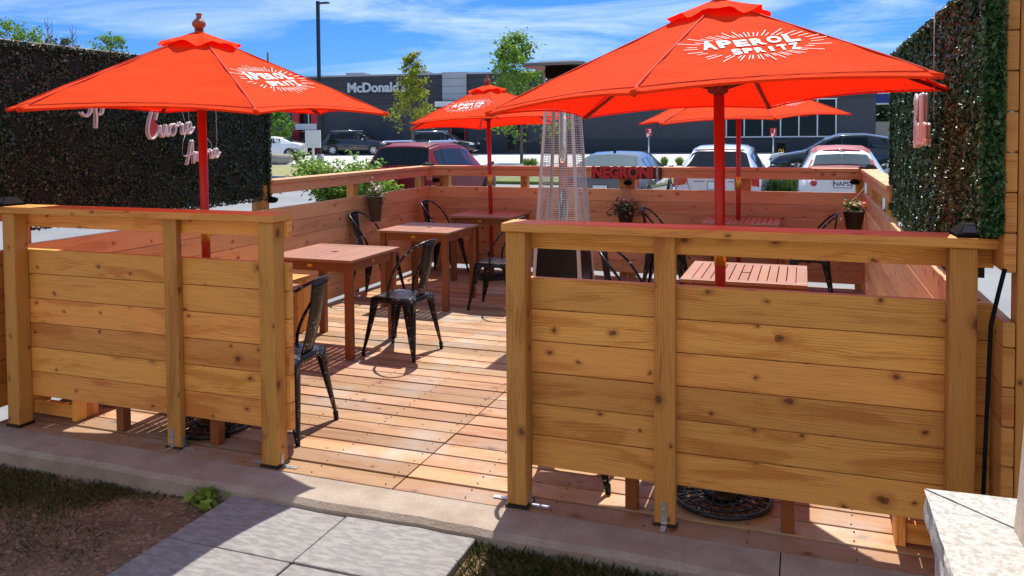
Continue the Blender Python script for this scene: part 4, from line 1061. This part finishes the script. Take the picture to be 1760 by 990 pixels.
D90 = R(90)
# silver hatchback-like sedan, seen from behind
SILV = plain('silver_paint', (.62, .65, .72), .28, metal=.25, coat=1)
st = [(0, .30, .62, .88, .80, .66), (.02, .24, .66, .98, .84, .70), (.06, .22, .92, 1.00, .86, .70), (.17, .22, .95, 1.40, .87, .56), (.30, .22, .95, 1.50, .87, .57), (.50, .22, .94, 1.51, .87, .58), (.60, .22, .93, 1.44, .87, .57), (.74, .22, .92, 1.0, .87, .62), (.93, .24, .78, .82, .82, .6), (1, .32, .55, .62, .68, .5)]
t_, S_, pt = car('parked_car', -1.66, 18.75, D90, st, 4.45, SILV, 'silver sedan parked tail-on behind the back fence, between the grey and the red-roofed cars', gl_side=[(3.15, 4.0), (4.04, 5.6)], gl_rear=(2.12, 2.95), gl_front=(6.1, 6.9))
for s_ in (-1, 1):
    g = MB(); a_, b__ = sorted((s_*.56, s_*.86)); g.poly([(-2.232, s_*.84, .70), (-2.236, s_*.60, .74), (-2.232, s_*.54, .93), (-2.21, s_*.84, .97)], uv=None); g.v = [(x-.012, y, z) for x, y, z in g.v]; g.build('tail_light', TAIL, t_, solid=.03)
g = MB(); g.box(-2.25, -2.23, -.13, .13, .86, .90); g.build('boot_handle', CHROME, t_); plate(t_, -2.24, 0, .72)
GAP = plain('panel_gap', (.03, .03, .035), .6)
g = MB()
for s_ in (-1, 1): g.tube([(-2.243, s_*.50, .62), (-2.245, s_*.55, .74), (-2.215, s_*.60, .97)], .006, 4)
g.tube([(-2.246, -.5, .60), (-2.246, .5, .60)], .006, 4); g.tube([(-2.246, .22, .80), (-2.246, .44, .80)], .007, 4); g.tube([(-2.246, -.44, .80), (-2.246, -.24, .80)], .007, 4); g.build('panel_gap', GAP, t_)
g = MB(); g.tube([(-1.47, -.50, 1.415), (-1.50, 0, 1.43), (-1.47, .50, 1.415)], .02, 6, flat=.5); g.build('brake_light', TAIL, t_)
# white small car with maroon roof
WHT = plain('white_paint', (.75, .75, .74), .3, coat=1); MARR = plain('maroon_soft_top', (.30, .035, .055), .6)
st = [(0, .35, .60, .86, .68, .60), (.03, .26, .70, .98, .76, .62), (.09, .22, .96, 1.02, .80, .62), (.20, .22, .98, 1.38, .815, .50), (.32, .22, .98, 1.48, .815, .52), (.55, .22, .96, 1.49, .815, .54), (.66, .22, .95, 1.40, .815, .54), (.80, .22, .93, .99, .80, .58), (.95, .25, .74, .80, .74, .5), (1, .32, .55, .60, .62, .4)]
t_, S_, pt = car('parked_car', .70, 18.3, D90, st, 3.6, WHT, 'small white car with a maroon soft roof parked behind the back right corner', gl_side=[(3.5, 5.7)], glass=GLASSL, gl_rear=None, parts=[('soft_roof', 2.02, 5.9, 4.98, 6.999, MARR), ('soft_roof', 2.02, 5.9, -6.999, -4.98, MARR)])
for s_ in (1, -1):
    v0, v1 = (5.55, 6.999) if s_ > 0 else (-6.999, -5.55)
    pt('rear_window', 2.3, 2.85, v0, v1, GLASSL, off=.016)
g = MB(); g.tube([(-1.02, -.34, 1.40), (-1.06, 0, 1.425), (-1.02, .34, 1.40)], .018, 6); g.build('brake_light', TAIL, t_)
for s_ in (-1, 1):
    g = MB(); g.lathe([(0, .03), (.05, .02), (.065, .0)], n=14, M=Matrix.Translation((-1.80, s_*.52, .80)) @ Matrix.Rotation(-D90, 4, 'Y')); g.build('tail_light', TAIL, t_)
plate(t_, -1.825, .0, .80, 'NAPS2')
g = MB(); g.box(-1.83, -1.78, -.70, .70, .42, .56); g.build('bumper', WHT, t_, bevel=.03)
# dark grey sedan
GRY = plain('grey_paint', (.10, .12, .145), .22, metal=.5, coat=1)
st = [(0, .30, .60, .90, .80, .68), (.02, .24, .68, 1.0, .84, .72), (.05, .22, .96, 1.04, .88, .74), (.11, .22, .98, 1.08, .90, .74), (.25, .22, .97, 1.40, .90, .58), (.38, .22, .96, 1.46, .90, .60), (.55, .22, .95, 1.45, .90, .60), (.62, .22, .94, 1.38, .90, .60), (.76, .22, .93, 1.0, .90, .66), (.94, .24, .78, .82, .84, .6), (1, .32, .55, .62, .7, .5)]
t_, S_, pt = car('parked_car', -4.05, 18.9, D90, st, 4.6, GRY, 'dark grey sedan parked behind the heater and the lettered sign', glass=GLASSL, gl_side=[(4.1, 4.9), (4.95, 6.6)], gl_rear=(3.08, 3.95), gl_front=(7.1, 7.9), zs=.93)
for s_ in (-1, 1):
    g = MB(); g.poly([(-2.32, s_*.84, .72), (-2.32, s_*.52, .74), (-2.32, s_*.50, .84), (-2.30, s_*.84, .90)]); g.build('tail_light', TAIL, t_, solid=.03)
g = MB(); g.box(-.95, -.80, -.015, .015, 1.44, 1.52); g.build('antenna', BLACKP, t_, bevel=.01); plate(t_, -2.32, 0, .66)
# maroon SUV
MAR = plain('maroon_paint', (.20, .006, .014), .38, spec=.3)
st = [(0, .42, .70, 1.02, .84, .80), (.015, .34, .74, 1.08, .89, .80), (.03, .30, 1.02, 1.10, .91, .80), (.10, .28, 1.07, 1.62, .92, .66), (.22, .28, 1.06, 1.70, .92, .66), (.45, .28, 1.03, 1.70, .92, .67), (.56, .28, 1.02, 1.62, .92, .66), (.72, .28, 1.0, 1.12, .91, .70), (.95, .30, .86, .92, .86, .62), (1, .40, .60, .70, .74, .55)]
t_, S_, pt = car('parked_suv', -8.72, 18.4, D90, st, 4.35, MAR, 'maroon SUV with silver roof rails parked beyond the back left corner of the patio', gl_side=[(3.18, 3.78), (3.84, 4.8), (4.86, 6.5)], gl_rear=(2.10, 2.94), gl_front=(6.1, 6.9), wheel=.35, zs=.935)
for s_ in (-1, 1):
    g = MB(); g.tube([(-1.75, s_*.60, 1.69), (-1.55, s_*.60, 1.735), (-.2, s_*.60, 1.74), (0, s_*.60, 1.72)], .028, 8); g.build('roof_rail', CHROME, t_)
    g = MB(); g.box(-2.20, -2.13, min(s_*.78, s_*.90), max(s_*.78, s_*.90), .82, 1.06); g.build('tail_light', TAIL, t_, bevel=.01)
g = MB(); g.box(-2.22, -2.10, -.86, .86, .38, .58); g.build('bumper', TRIM, t_, bevel=.03); plate(t_, -2.185, .18, .88)
g = MB(); g.tube([(-1.86, .0, 1.18), (-1.80, -.05, 1.5)], .012, 5); g.tube([(-1.2, 0, 1.7), (-1.25, .0, 1.83)], .006, 5); g.build('rear_wiper', TRIM, t_)
g = MB()
for yy in (-.05, .22): g.tube([(-2.19, yy, .45), (-2.24, yy, .9), (-2.22, yy, 1.16), (-2.22, yy+.22, 1.16), (-2.24, yy+.22, .9)], .014, 6)
g.build('cycle_rack', BLACKP, t_)
# black crossover, side on
BLK = plain('black_paint', (.008, .009, .011), .12, coat=1)
stc = [(0, .42, .74, 1.02, .78, .72), (.02, .34, .80, 1.12, .88, .76), (.06, .30, 1.10, 1.20, .91, .74), (.15, .28, 1.10, 1.52, .92, .62), (.30, .28, 1.05, 1.62, .92, .64), (.48, .28, 1.0, 1.62, .92, .64), (.58, .28, .98, 1.48, .92, .64), (.74, .28, .96, 1.04, .91, .68), (.93, .30, .84, .90, .86, .62), (1, .38, .60, .68, .72, .5)]
ray = px(1432, 260, y=31.0)
t_, S_, pt = car('parked_suv', ray.x+.1, 31.0, R(184), stc, 4.55, BLK, 'glossy black crossover parked side-on behind the small white car', gl_side=[(3.1, 3.9), (3.95, 4.95), (5.0, 6.5)], gl_rear=(2.1, 2.95), gl_front=(6.1, 6.92), wheel=.37)
for s_ in (-1, 1):
    g = MB(); g.tube([(-2.2, s_*.62, 1.05), (-2.1, s_*.84, 1.08), (-1.75, s_*.905, 1.12)], .035, 6, flat=.6); g.build('tail_light', TAIL, t_)
    g = MB(); g.tube([(2.2, s_*.55, .80), (2.05, s_*.80, .86), (1.75, s_*.87, .92)], .04, 6, flat=.6); g.build('headlight', HEADL, t_)
# queue in front of the restaurant
stb = [(0, .45, .80, 1.1, .86, .80), (.02, .36, .85, 1.18, .95, .82), (.05, .32, 1.18, 1.26, .98, .80), (.10, .32, 1.18, 1.72, .98, .70), (.22, .32, 1.16, 1.84, .98, .72), (.52, .32, 1.14, 1.84, .98, .72), (.60, .32, 1.13, 1.70, .98, .70), (.72, .32, 1.12, 1.22, .97, .74), (.95, .34, .98, 1.06, .90, .66), (1, .45, .66, .78, .78, .6)]
for i, (xa, xb, dep, pt_, lb, h_) in enumerate([(562, 672, 62.5, BLK, 'black SUV with chrome mirror waiting in front of the lettered restaurant wall', 1.), (706, 822, 59, BLK, 'low black SUV waiting right of the small maple', .95), (440, 527, 64, BLK, 'black SUV with pale roof behind the white sign board', 1.)]):
    pa, pb = px(xa, 250, d=dep), px(xb, 250, d=dep-1.0); c_ = (pa+pb)/2; L_ = (pb-pa).length
    t_, S_, pt = car('waiting_suv', c_.x, c_.y, math.atan2(pb.y-pa.y, pb.x-pa.x), [tuple([s_[0]]+[v*h_ for v in s_[1:4]]+list(s_[4:])) for s_ in stb], L_, pt_, lb, group='SUVs queueing at the restaurant', z=gz(c_.y),
        gl_side=[(3.1, 3.9), (3.95, 4.9), (4.95, 6.5)], gl_front=(6.1, 6.9), gl_rear=(2.1, 2.9), wheel=.40)
    for s_ in (-1, 1):
        g = MB(); g.box(L_/2-.45, L_/2-.10, s_*.80-.1, s_*.80+.1, .84*h_, .98*h_); g.build('headlight', HEADL, t_, bevel=.03)
        g = MB(); g.tube([(-L_*.38, s_*.68, 1.86*h_), (L_*.02, s_*.68, 1.88*h_)], .025, 5); g.build('roof_rail', CHROME, t_)
        g = MB(); g.tube([(L_*.15, s_*1.05, 1.22*h_), (L_*.14, s_*1.15, 1.24*h_)], .09, 8); g.build('mirror_cap', CHROME, t_)
pa = px(478, 250, d=53)
t_, S_, pt = car('parked_car', pa.x-.6, pa.y, R(200), [(a, b, c, d, e, f) for a, b, c, d, e, f in [(0, .30, .66, .92, .80, .68), (.03, .24, .72, 1.0, .86, .72), (.14, .22, .98, 1.06, .90, .72), (.30, .22, .96, 1.38, .90, .58), (.42, .22, .95, 1.46, .90, .6), (.55, .22, .94, 1.44, .90, .6), (.72, .22, .93, 1.0, .90, .66), (.94, .24, .76, .80, .84, .6), (1, .32, .55, .62, .7, .5)]], 4.5, WHT, 'white sedan beside the rock on the left, past the edge of the leaf panel', glass=GLASSD, gl_side=[(3.1, 4.0), (4.05, 5.6)], gl_rear=(2.1, 2.9), z=gz(pa.y)+.1)

# ------------------------------------------------------------------ restaurant
PR = px(1505, 240, d=58); wd = Vector((math.cos(R(10)), math.sin(R(10)), 0)); nrm = Vector((wd.y, -wd.x, 0))   # nrm faces the patio
Mb = Matrix.Translation((PR.x, PR.y, 0)) @ Matrix.Rotation(R(10), 4, 'Z')
Mi = Mb.inverted()
def wx_(x, y):  # pixel -> (along wall, height)
    d = F + R2*((x-880)/1381.5) - U2*((y-279.75)/1381.5); o = Vector((0, 0, CAMZ))
    t_ = (Vector((PR.x, PR.y, 0))-o).dot(nrm)/d.dot(nrm); p = Mi @ (o+d*t_); return p.x, p.z
bld = empty('restaurant', (PR.x, PR.y, 0), R(10)); tag(bld, 'long dark grey restaurant with pale lettering on its wall across the car park', 'building')
def siding(name, col, period, rough=.55):
    m, t, b = mat(name); cc = N(t, 'ShaderNodeTexCoord'); s_ = N(t, 'ShaderNodeSeparateXYZ'); t.links.new(cc.outputs['Object'], s_.inputs[0])
    f_ = math_(t, 'FRACT', math_(t, 'DIVIDE', s_.outputs[2], period)); ln = math_(t, 'LESS_THAN', f_, .08)
    n_ = N(t, 'ShaderNodeTexNoise', Scale=.6, Detail=4); t.links.new(cc.outputs['Object'], n_.inputs['Vector'])
    c = mixc(t, smooth(t, n_.outputs['Fac'], .3, .7), col, tuple(x*1.18 for x in col)); c = mixc(t, ln, c, tuple(x*.45 for x in col))
    t.links.new(c, b.inputs['Base Color']); b.inputs['Roughness'].default_value = rough; return m
DKP = siding('charcoal_panel', (.034, .034, .040), .55); DKW = siding('slate_render', (.045, .047, .056), 9.); DKB = siding('dark_brick', (.028, .031, .040), .22); GRP = siding('pale_panel', (.36, .37, .39), .6)
xl = wx_(380, 200)[0]-8; zt_ = wx_(800, 125)[1]; zmid = wx_(640, 178)[1]; zlow = wx_(1200, 238)[1]
def bb(nm, x0, x1, y0, y1, z0, z1, mt, parent=bld, bevel=0):
    g = MB(); g.box(x0, x1, y0, y1, z0, z1); return g.build(nm, mt, parent, bevel)
bb('wall', xl, 0, .0, 22, -.5, zt_-.25, DKW)
bb('upper_cladding', xl, 0.06, -.12, -.003, zmid, zt_-.13, DKP)
bb('plinth', xl, 0.06, -.10, -.003, -.5, zlow, DKB)
bb('coping', xl-.1, .15, -.2, 22.1, zt_-.13, zt_, plain('coping_metal', (.35, .36, .38), .4))
x0, x1 = wx_(762, 140)[0], wx_(803, 140)[0]; bb('pale_bay', x0, x1, -.35, -.123, wx_(780, 173)[1], zt_+.05, GRP)
x0, x1 = wx_(754, 180)[0], wx_(800, 180)[0]; bb('canopy', x0, x1+3, -1.2, -.353, wx_(780, 184)[1], wx_(780, 175)[1], WHITEW)
for xx in (578, 690, 1040): a = wx_(xx, 120)[0]; bb('roof_unit', a, a+1.6, 2, 3.5, zt_, zt_+.35, GRP)
REDF = plain('red_frame', (.45, .02, .025), .45)
def window(x0p, x1p, y0p, y1p, n, frame=WHITEW):
    a, b_ = wx_(x0p, 200)[0], wx_(x1p, 200)[0]; z1, z0 = wx_((x0p+x1p)/2, y0p)[1], wx_((x0p+x1p)/2, y1p)[1]
    g = MB(); fw = .09
    g.box(a-fw, b_+fw, -.20, -.125, z1, z1+fw); g.box(a-fw, b_+fw, -.20, -.125, z0-fw, z0)
    for i in range(n+1): xx = a+(b_-a)*i/n; g.box(xx-fw/2, xx+fw/2, -.198, -.126, z0, z1)
    f_ = g.build('window', frame, bld); g = MB(); g.box(a, b_, -.15, -.13, z0, z1); p = g.build('pane', GLASSD, f_)
window(1248, 1436, 172, 234, 6)
window(514, 550, 190, 225, 2)
for xx in (514, 546):
    a = wx_(xx, 200)[0]; bb('red_column', a-.3, a+.25, -.6, -.21, -.2, wx_(530, 170)[1], REDF)
bb('order_window_sill', wx_(514, 220)[0], wx_(550, 220)[0], -.7, -.22, wx_(530, 223)[1], wx_(530, 213)[1], WHITEW)
window(776, 800, 205, 240, 1, REDF); window(1070/1.0-200, 905, 210, 262, 2, plain('door_frame', (.05, .05, .06), .4))
g = MB(); a, za = wx_(600, 160); b_, zb_ = wx_(700, 142)
vs_, fs = text_pts("McDonald's", size=1, bold=.04, ext=.06); xs_ = [v[0] for v in vs_]; ys_ = [v[1] for v in vs_]
i0 = 0; w_, h_ = max(xs_)-min(xs_), max(ys_)-min(ys_)
g.v = [(a+(v[0]-min(xs_))/w_*(b_-a), -.30-v[2], za+(v[1]-min(ys_))/h_*(wx_(650, 142)[1]-wx_(650, 160)[1])) for v in vs_]
for f in fs: g.face(list(f))
g.build('letters', plain('letter_white', (.55, .56, .58), .4), bld)
bb('light_box', wx_(820, 207)[0], wx_(834, 207)[0], -.5, -.125, wx_(820, 212)[1], wx_(820, 203)[1], BLACKP)

# beyond the restaurant
p = px(1521, 240, d=70); g = MB(); g.box(-1.1, 2.5, -.2, .2, 0, wx_(1520, 212)[1]*1.05); o = g.build('garden_wall', plain('beige_render', (.42, .38, .31), .85, vary=.08)); o.location = (p.x, p.y, .15); tag(o, 'beige wall beyond the right end of the restaurant', 'wall')
p = px(1530, 169, d=80); t_ = empty('blue_sign', (p.x, p.y, 0)); tag(t_, 'blue and white sign band beyond the right end of the restaurant', 'sign')
g = MB(); g.box(-1.4, 3.5, -.1, .1, p.z-.45, p.z+.45); g.build('board', plain('sign_blue', (.015, .04, .22), .4), t_)
g = MB(); g.box(-1.4, 3.5, -.12, .12, p.z-.60, p.z-.452); g.box(-1.4, 3.5, -.12, .12, p.z+.452, p.z+.55); g.build('border', WHITEW, t_)
g = MB(); g.box(2.0, 2.4, -.15, .15, 0, p.z-.602); g.build('post', WHITEW, t_)

# ------------------------------------------------------------------ street furniture across the lot
p = px(550, 240, d=48); t_ = empty('lamp_post', (p.x, p.y, gz(p.y))); tag(t_, 'tall black car park lamp post with one flat lamp head', 'lamp post')
g = MB(); H_ = 9.6; g.tube([(0, 0, 0), (0, 0, .5)], .22, 12); g.build('base', CONC, t_); g = MB(); g.box(-.085, .085, -.085, .085, .5, H_); g.build('pole', BLACK, t_, bevel=.01)
zh = px(560, 7, d=48).z-gz(p.y); g = MB(); g.box(.085, .75, -.14, .14, zh-.05, zh+.04); g.build('lamp_head', BLACK, t_, bevel=.02)
p = px(463, 240, d=75); zz_ = px(463, 92, d=75).z; g = MB(); g.tube([(0, 0, 0), (0, 0, zz_)], .09, 8); o = g.build('far_pole', BLACK); o.location = (p.x, p.y, .1); tag(o, 'thin dark pole top showing above the left canopy', 'pole')
p = px(538, 240, d=42); t_ = empty('sign_board', (p.x, p.y, gz(p.y))); tag(t_, 'blank white square board on a short post', 'sign board')
za, zb_ = px(538, 224, d=42).z-gz(p.y), px(538, 254, d=42).z-gz(p.y); rzb = Matrix.Rotation(R(20), 4, 'Z')
g = MB(); g.box(-.40, .40, -.06, .06, zb_, za, M=rzb); g.build('board', WHITEW, t_, bevel=.01); g = MB(); g.box(-.05, .05, -.05, .05, 0, zb_-.002); g.build('post', WHITEW, t_)
def bay_sign(x, y0, ybase, num, d, label):
    p = px(x, 250, d=d); z0 = gz(p.y); t_ = empty('bay_sign', (p.x, p.y, z0)); tag(t_, label, 'sign', 'numbered waiting bay signs')
    za = px(x, y0, d=d).z-z0; zb2 = px(x, y0+14, d=d).z-z0
    g = MB(); g.lathe([(.0, 0), (.28, 0), (.22, .12), (.08, .35), (0, .36)], n=10); g.build('base', plain('grey_plastic', (.3, .3, .31), .6), t_)
    g = MB(); g.tube([(0, 0, .3), (0, 0, zb2)], .035, 8); g.build('post', GALV, t_); g = MB(); M_ = Matrix.Rotation(R(12), 4, 'Z'); g.box(-.17, .17, -.03, .03, zb2, za, M=M_); g.build('board', REDF, t_)
    g = MB(); add_text(g, num, lambda a, b, c_: M_ @ Vector((a+.06, -.036, za-.18+b)), size=.26, bold=.01); add_text(g, 'P', lambda a, b, c_: M_ @ Vector((a-.04, -.036, za-.42+b)), size=.26, bold=.015); g.build('number', PRINT, t_)
bay_sign(1115, 220, 282, '2', 45, 'red bay sign numbered 2 on a grey base'); bay_sign(1329, 220, 270, '1', 45, 'red bay sign numbered 1 on a grey base, by the restaurant window')
p = px(1343, 250, d=46); t_ = empty('litter_bin', (p.x, p.y, gz(p.y))); tag(t_, 'black litter bin with a small yellow arch mark', 'bin')
g = MB(); hb = px(1343, 244, d=46).z-gz(p.y); g.box(-.24, .24, -.24, .24, 0, hb-.15); g.build('bin_body', BLACKP, t_, bevel=.03); g = MB(); g.box(-.26, .26, -.26, .26, hb-.148, hb); g.build('lid', BLACKP, t_, bevel=.05)
g = MB()
for s_ in (-1, 1): g.tube([(s_*.07+.07*math.cos(a)-.0, -.25, hb-.62+.22*math.sin(a)) for a in np.linspace(0, math.pi, 9)], .016, 5)
g.build('arch_mark', plain('arch_yellow', (.8, .5, .02), .5), t_)

# ------------------------------------------------------------------ trees and shrubs
def tree(name, X, Y, z0, H, cr, trunk, mt, n, size, label, group=None, shape='oval', seed=1, tr_r=.09, lean=0):
    rs = np.random.default_rng(seed); rd = random.Random(seed)
    t_ = empty(name, (X, Y, z0)); tag(t_, label, 'tree', group)
    g = MB(); g.tube([(0, 0, -.05), (.02, 0, H*.3), (lean*.5, .03, H*.65), (lean, 0, H*.95)], [tr_r, tr_r*.8, tr_r*.45, tr_r*.12], 8)
    tips = []
    nb = 22
    for i in range(nb):
        f = trunk+(.97-trunk)*(i+.5)/nb; a = i*2.4+rd.random(); z = H*f
        prof = math.sin(math.pi*min(1, ((f-trunk)/(1-trunk))*.85+.15))**.7 if shape == 'oval' else (1-((f-trunk)/(1-trunk)))**.7+.1
        r = cr*prof*rd.uniform(.75, 1.15); up_ = r*rd.uniform(.3, .75)
        e = Vector((r*math.cos(a)+lean*f, r*math.sin(a), min(z+up_, H*1.0))); m_ = Vector((r*.5*math.cos(a+.2)+lean*f, r*.5*math.sin(a+.2), z+up_*.35))
        g.tube([(lean*f, 0, z), m_, e], [tr_r*.35*(1-f*.5), tr_r*.2, tr_r*.07], 5, cap=False)
        for k in range(3):
            q = m_.lerp(e, rd.uniform(.1, 1)); d = Vector((rd.gauss(0, 1), rd.gauss(0, 1), rd.gauss(.3, .7))).normalized()*r*.38; g.tube([q, q+d], [tr_r*.08, tr_r*.03], 4, cap=False); tips.append(q+d)
        tips += [e, m_.lerp(e, .75), m_.lerp(e, .45)]
    g.build('trunk', BARK, t_)
    tips = np.array([tuple(v) for v in tips]); c_ = tips[rs.integers(0, len(tips), n)]; P = c_+rs.normal(0, 1, (n, 3))*cr*[.13, .13, .11]
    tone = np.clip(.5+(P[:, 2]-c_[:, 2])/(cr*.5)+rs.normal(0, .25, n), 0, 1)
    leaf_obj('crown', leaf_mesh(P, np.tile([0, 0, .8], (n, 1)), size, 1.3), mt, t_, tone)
    return t_
p = px(709, 240, d=47); tree('maple_tree', p.x, p.y, gz(p.y), px(709, 92, d=47).z, 1.12, .27, LEAFY, 2300, .15, 'slender yellow-green young maple in front of the lettered wall', 'young trees in the car park', seed=3, shape='cone', tr_r=.09)
p = px(905, 240, d=44); tree('maple_tree', p.x-.3, p.y, gz(p.y), px(885, 62, d=44).z, 1.95, .14, LEAFT, 4400, .17, 'fuller green young tree behind the heater', 'young trees in the car park', seed=8, tr_r=.10, lean=-.5, shape='cone')
p = px(476, 240, d=58); tree('small_tree', p.x, p.y, gz(p.y), px(476, 190, d=58).z, 1.0, .3, LEAFG, 1600, .18, 'small light green tree just past the edge of the left leaf panel', 'young trees in the car park', seed=5)
for i, (x, yt, d, cr, mt, bare, lb) in enumerate([(18, 38, 60, 2.2, LEAFG, 0, 'leafy tree top furthest left above the coping board'), (52, 54, 60, 1.6, LEAFG, 0, 'second leafy tree top from the left above the coping board'),
    (88, 32, 62, 1.4, None, 1, 'bare thin tree above the coping board, left one'), (130, 45, 62, 1.2, None, 1, 'bare thin tree above the coping board, right one'), (107, 64, 66, 1.6, LEAFF, 0, 'low dark tree top between the two bare trees'), (195, 58, 60, 1.5, LEAFG, 0, 'leafy tree top above the coping board, nearest the umbrella')]):
    p = px(x, 240, d=d); H_ = px(x, yt, d=d).z
    if bare:
        t_ = empty('bare_tree', (p.x, p.y, .1)); tag(t_, lb, 'tree', 'trees beyond the left leaf wall'); g = MB(); g.tube([(0, 0, 0), (0, 0, H_)], [.12, .015], 6)
        for k in range(26):
            f = .45+.5*k/26; a = k*2.4; r = cr*(1.1-f)*1.6; g.tube([(0, 0, H_*f), (r*.5*math.cos(a), r*.5*math.sin(a), H_*f+r*.7), (r*math.cos(a)*.8, r*math.sin(a)*.8, H_*f+r*1.7)], [.03, .02, .008], 4, cap=False)
        g.build('trunk', BARK, t_)
    else: tree('leafy_tree', p.x, p.y, +.1, H_*.97, cr*.8, .7, mt, 600, .22, lb, 'trees beyond the left leaf wall', seed=20+i, tr_r=.12)
for i, (x, d) in enumerate([(1500, 95), (1525, 92), (1552, 98)]):
    p = px(x, 240, d=d); tree('leafy_tree', p.x, p.y, .1, px(x, 150-8*i, d=d).z, 3.2, .15, LEAFF, 2600, .4, ['leafy tree behind the end of the restaurant', 'leafy tree behind the blue sign', 'leafy tree beyond the beige wall, against the right leaf panel'][i], 'trees beyond the restaurant', seed=40+i, tr_r=.2)
# leafy shrub left of the maroon SUV
def shrub(name, X, Y, z0, W, D, H, mt, n, size, label, group=None, seed=2, stems=14):
    rs = np.random.default_rng(seed); rd = random.Random(seed); t_ = empty(name, (X, Y, z0)); tag(t_, label, 'shrub', group)
    g = MB(); tips = []
    for i in range(stems):
        a = rd.random()*6.28; x, y = W*rd.uniform(.4, 1)*math.cos(a), D*rd.uniform(.4, 1)*math.sin(a); h = H*rd.uniform(.6, 1.05)
        pts_ = [Vector((0, 0, 0)), Vector((x*.4, y*.4, h*.6)), Vector((x*.8, y*.8, h)), Vector((x*1.1, y*1.1, h*.92))]; g.tube(pts_, [.025, .018, .01, .004], 5, cap=False)
        for k in range(14): f = rd.uniform(.12, 1)*3; j = min(int(f), 2); tips.append(pts_[j].lerp(pts_[j+1], f-j)+Vector((rd.gauss(0, 1)*.14, rd.gauss(0, 1)*.14, rd.gauss(0, 1)*.10)))
    g.build('stems', BARK, t_); tips = np.array([tuple(v) for v in tips]); c_ = tips[rs.integers(0, len(tips), n)]; P = c_+rs.normal(0, 1, (n, 3))*[.09, .09, .06]; P[:, 2] = np.abs(P[:, 2])+.02
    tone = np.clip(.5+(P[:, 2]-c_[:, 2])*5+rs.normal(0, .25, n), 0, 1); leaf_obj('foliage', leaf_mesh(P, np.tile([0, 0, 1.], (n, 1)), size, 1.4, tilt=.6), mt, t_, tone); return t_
p = px(585, 280, y=15.5); shrub('leafy_shrub', p.x, p.y, -.16, 1.3, .9, 1.12, LEAFB, 5200, .08, 'bright green leafy shrub left of the maroon SUV, behind the left fence', stems=22)
p = px(487, 262, d=47); shrub('small_shrub', p.x+.9, p.y, gz(p.y), .35, .35, .8, LEAFF, 500, .08, 'small dull shrub beside the rock on the left', stems=8)
# grass tufts and lilies: each tuft is a thing
def tuft(X, Y, z0, r, h, mt, n, label, group, name='grass_tuft'):
    a = rng.uniform(0, 2*np.pi, n); b0_ = rng.uniform(0, r*.35, n); o0 = np.stack([b0_*np.cos(a), b0_*np.sin(a), np.zeros(n)], 1); rr = r*rng.uniform(.3, 1.1, n); hh = h*rng.uniform(.6, 1.05, n)
    tip = np.stack([rr*np.cos(a), rr*np.sin(a), hh*(1-.35*(rr/r)**2)], 1); mid = (o0+tip)/2+np.stack([0*a, 0*a, hh*.18], 1); w_ = .012*r/.3; s_ = np.stack([-np.sin(a), np.cos(a), 0*a], 1)*w_
    V = np.concatenate([np.stack([o0-s_, o0+s_, mid+s_, mid-s_], 1), np.stack([mid-s_, mid+s_, tip, tip], 1)]).reshape(-1, 3)
    o = leaf_obj(name, V, mt, None, np.tile(rng.random(n), 2)); o.location = (X, Y, z0); tag(o, label, 'grass tuft', group); return o
TUFTM = tone_col('tuft_blade', [(.12, .22, .02), (.2, .34, .04), (.3, .42, .08)], trans=.4)
LILY = tone_col('lily_blade', [(.03, .07, .012), (.07, .14, .02), (.12, .2, .04)], trans=.25, rough=.35)
for i, x in enumerate((905, 917, 1115, 1142, 1168)):
    p = px(x, 270, d=40); tuft(p.x, p.y, gz(p.y)+.0, .36, .52, TUFTM, 260, ['grass tuft left of the heater, first of the pair', 'grass tuft left of the heater, second of the pair', 'grass tuft right of the grey sedan, first of three', 'grass tuft right of the grey sedan, middle of three', 'grass tuft right of the grey sedan, last before the silver car'][i], 'ornamental grass tufts in the kerb strip')
for i in range(9):
    x = 1312+i*8.5; p = px(x, 330, y=20+.5*(i % 3)); tuft(p.x, p.y, gz(p.y), .34, .75+.12*(i % 2), LILY, 240, 'dark green strap-leaved plant in the clump between the silver and white cars', 'strap-leaved plants between the two cars', 'strap_leaf_plant')
p = px(484, 283, z=gz(38)); g = MB()
from mathutils import noise as _n
def rk(a, b):
    th, ph = a*2*math.pi, (b-.5)*math.pi; v = Vector((.85*math.cos(th)*math.cos(ph), .45*math.sin(th)*math.cos(ph), .38*math.sin(ph))); v.z = max(min(v.z, .28), -.3); return v*(1+.18*_n.noise(v*3))
g.grid(rk, 20, 12); o = g.build('rock', plain('rock_grey', (.30, .27, .22), .9, vary=.25, scale=5)); o.location = (p.x-.1, p.y, gz(p.y)+.32); tag(o, 'flat-topped grey rock on the grass by the white sedan', 'rock')
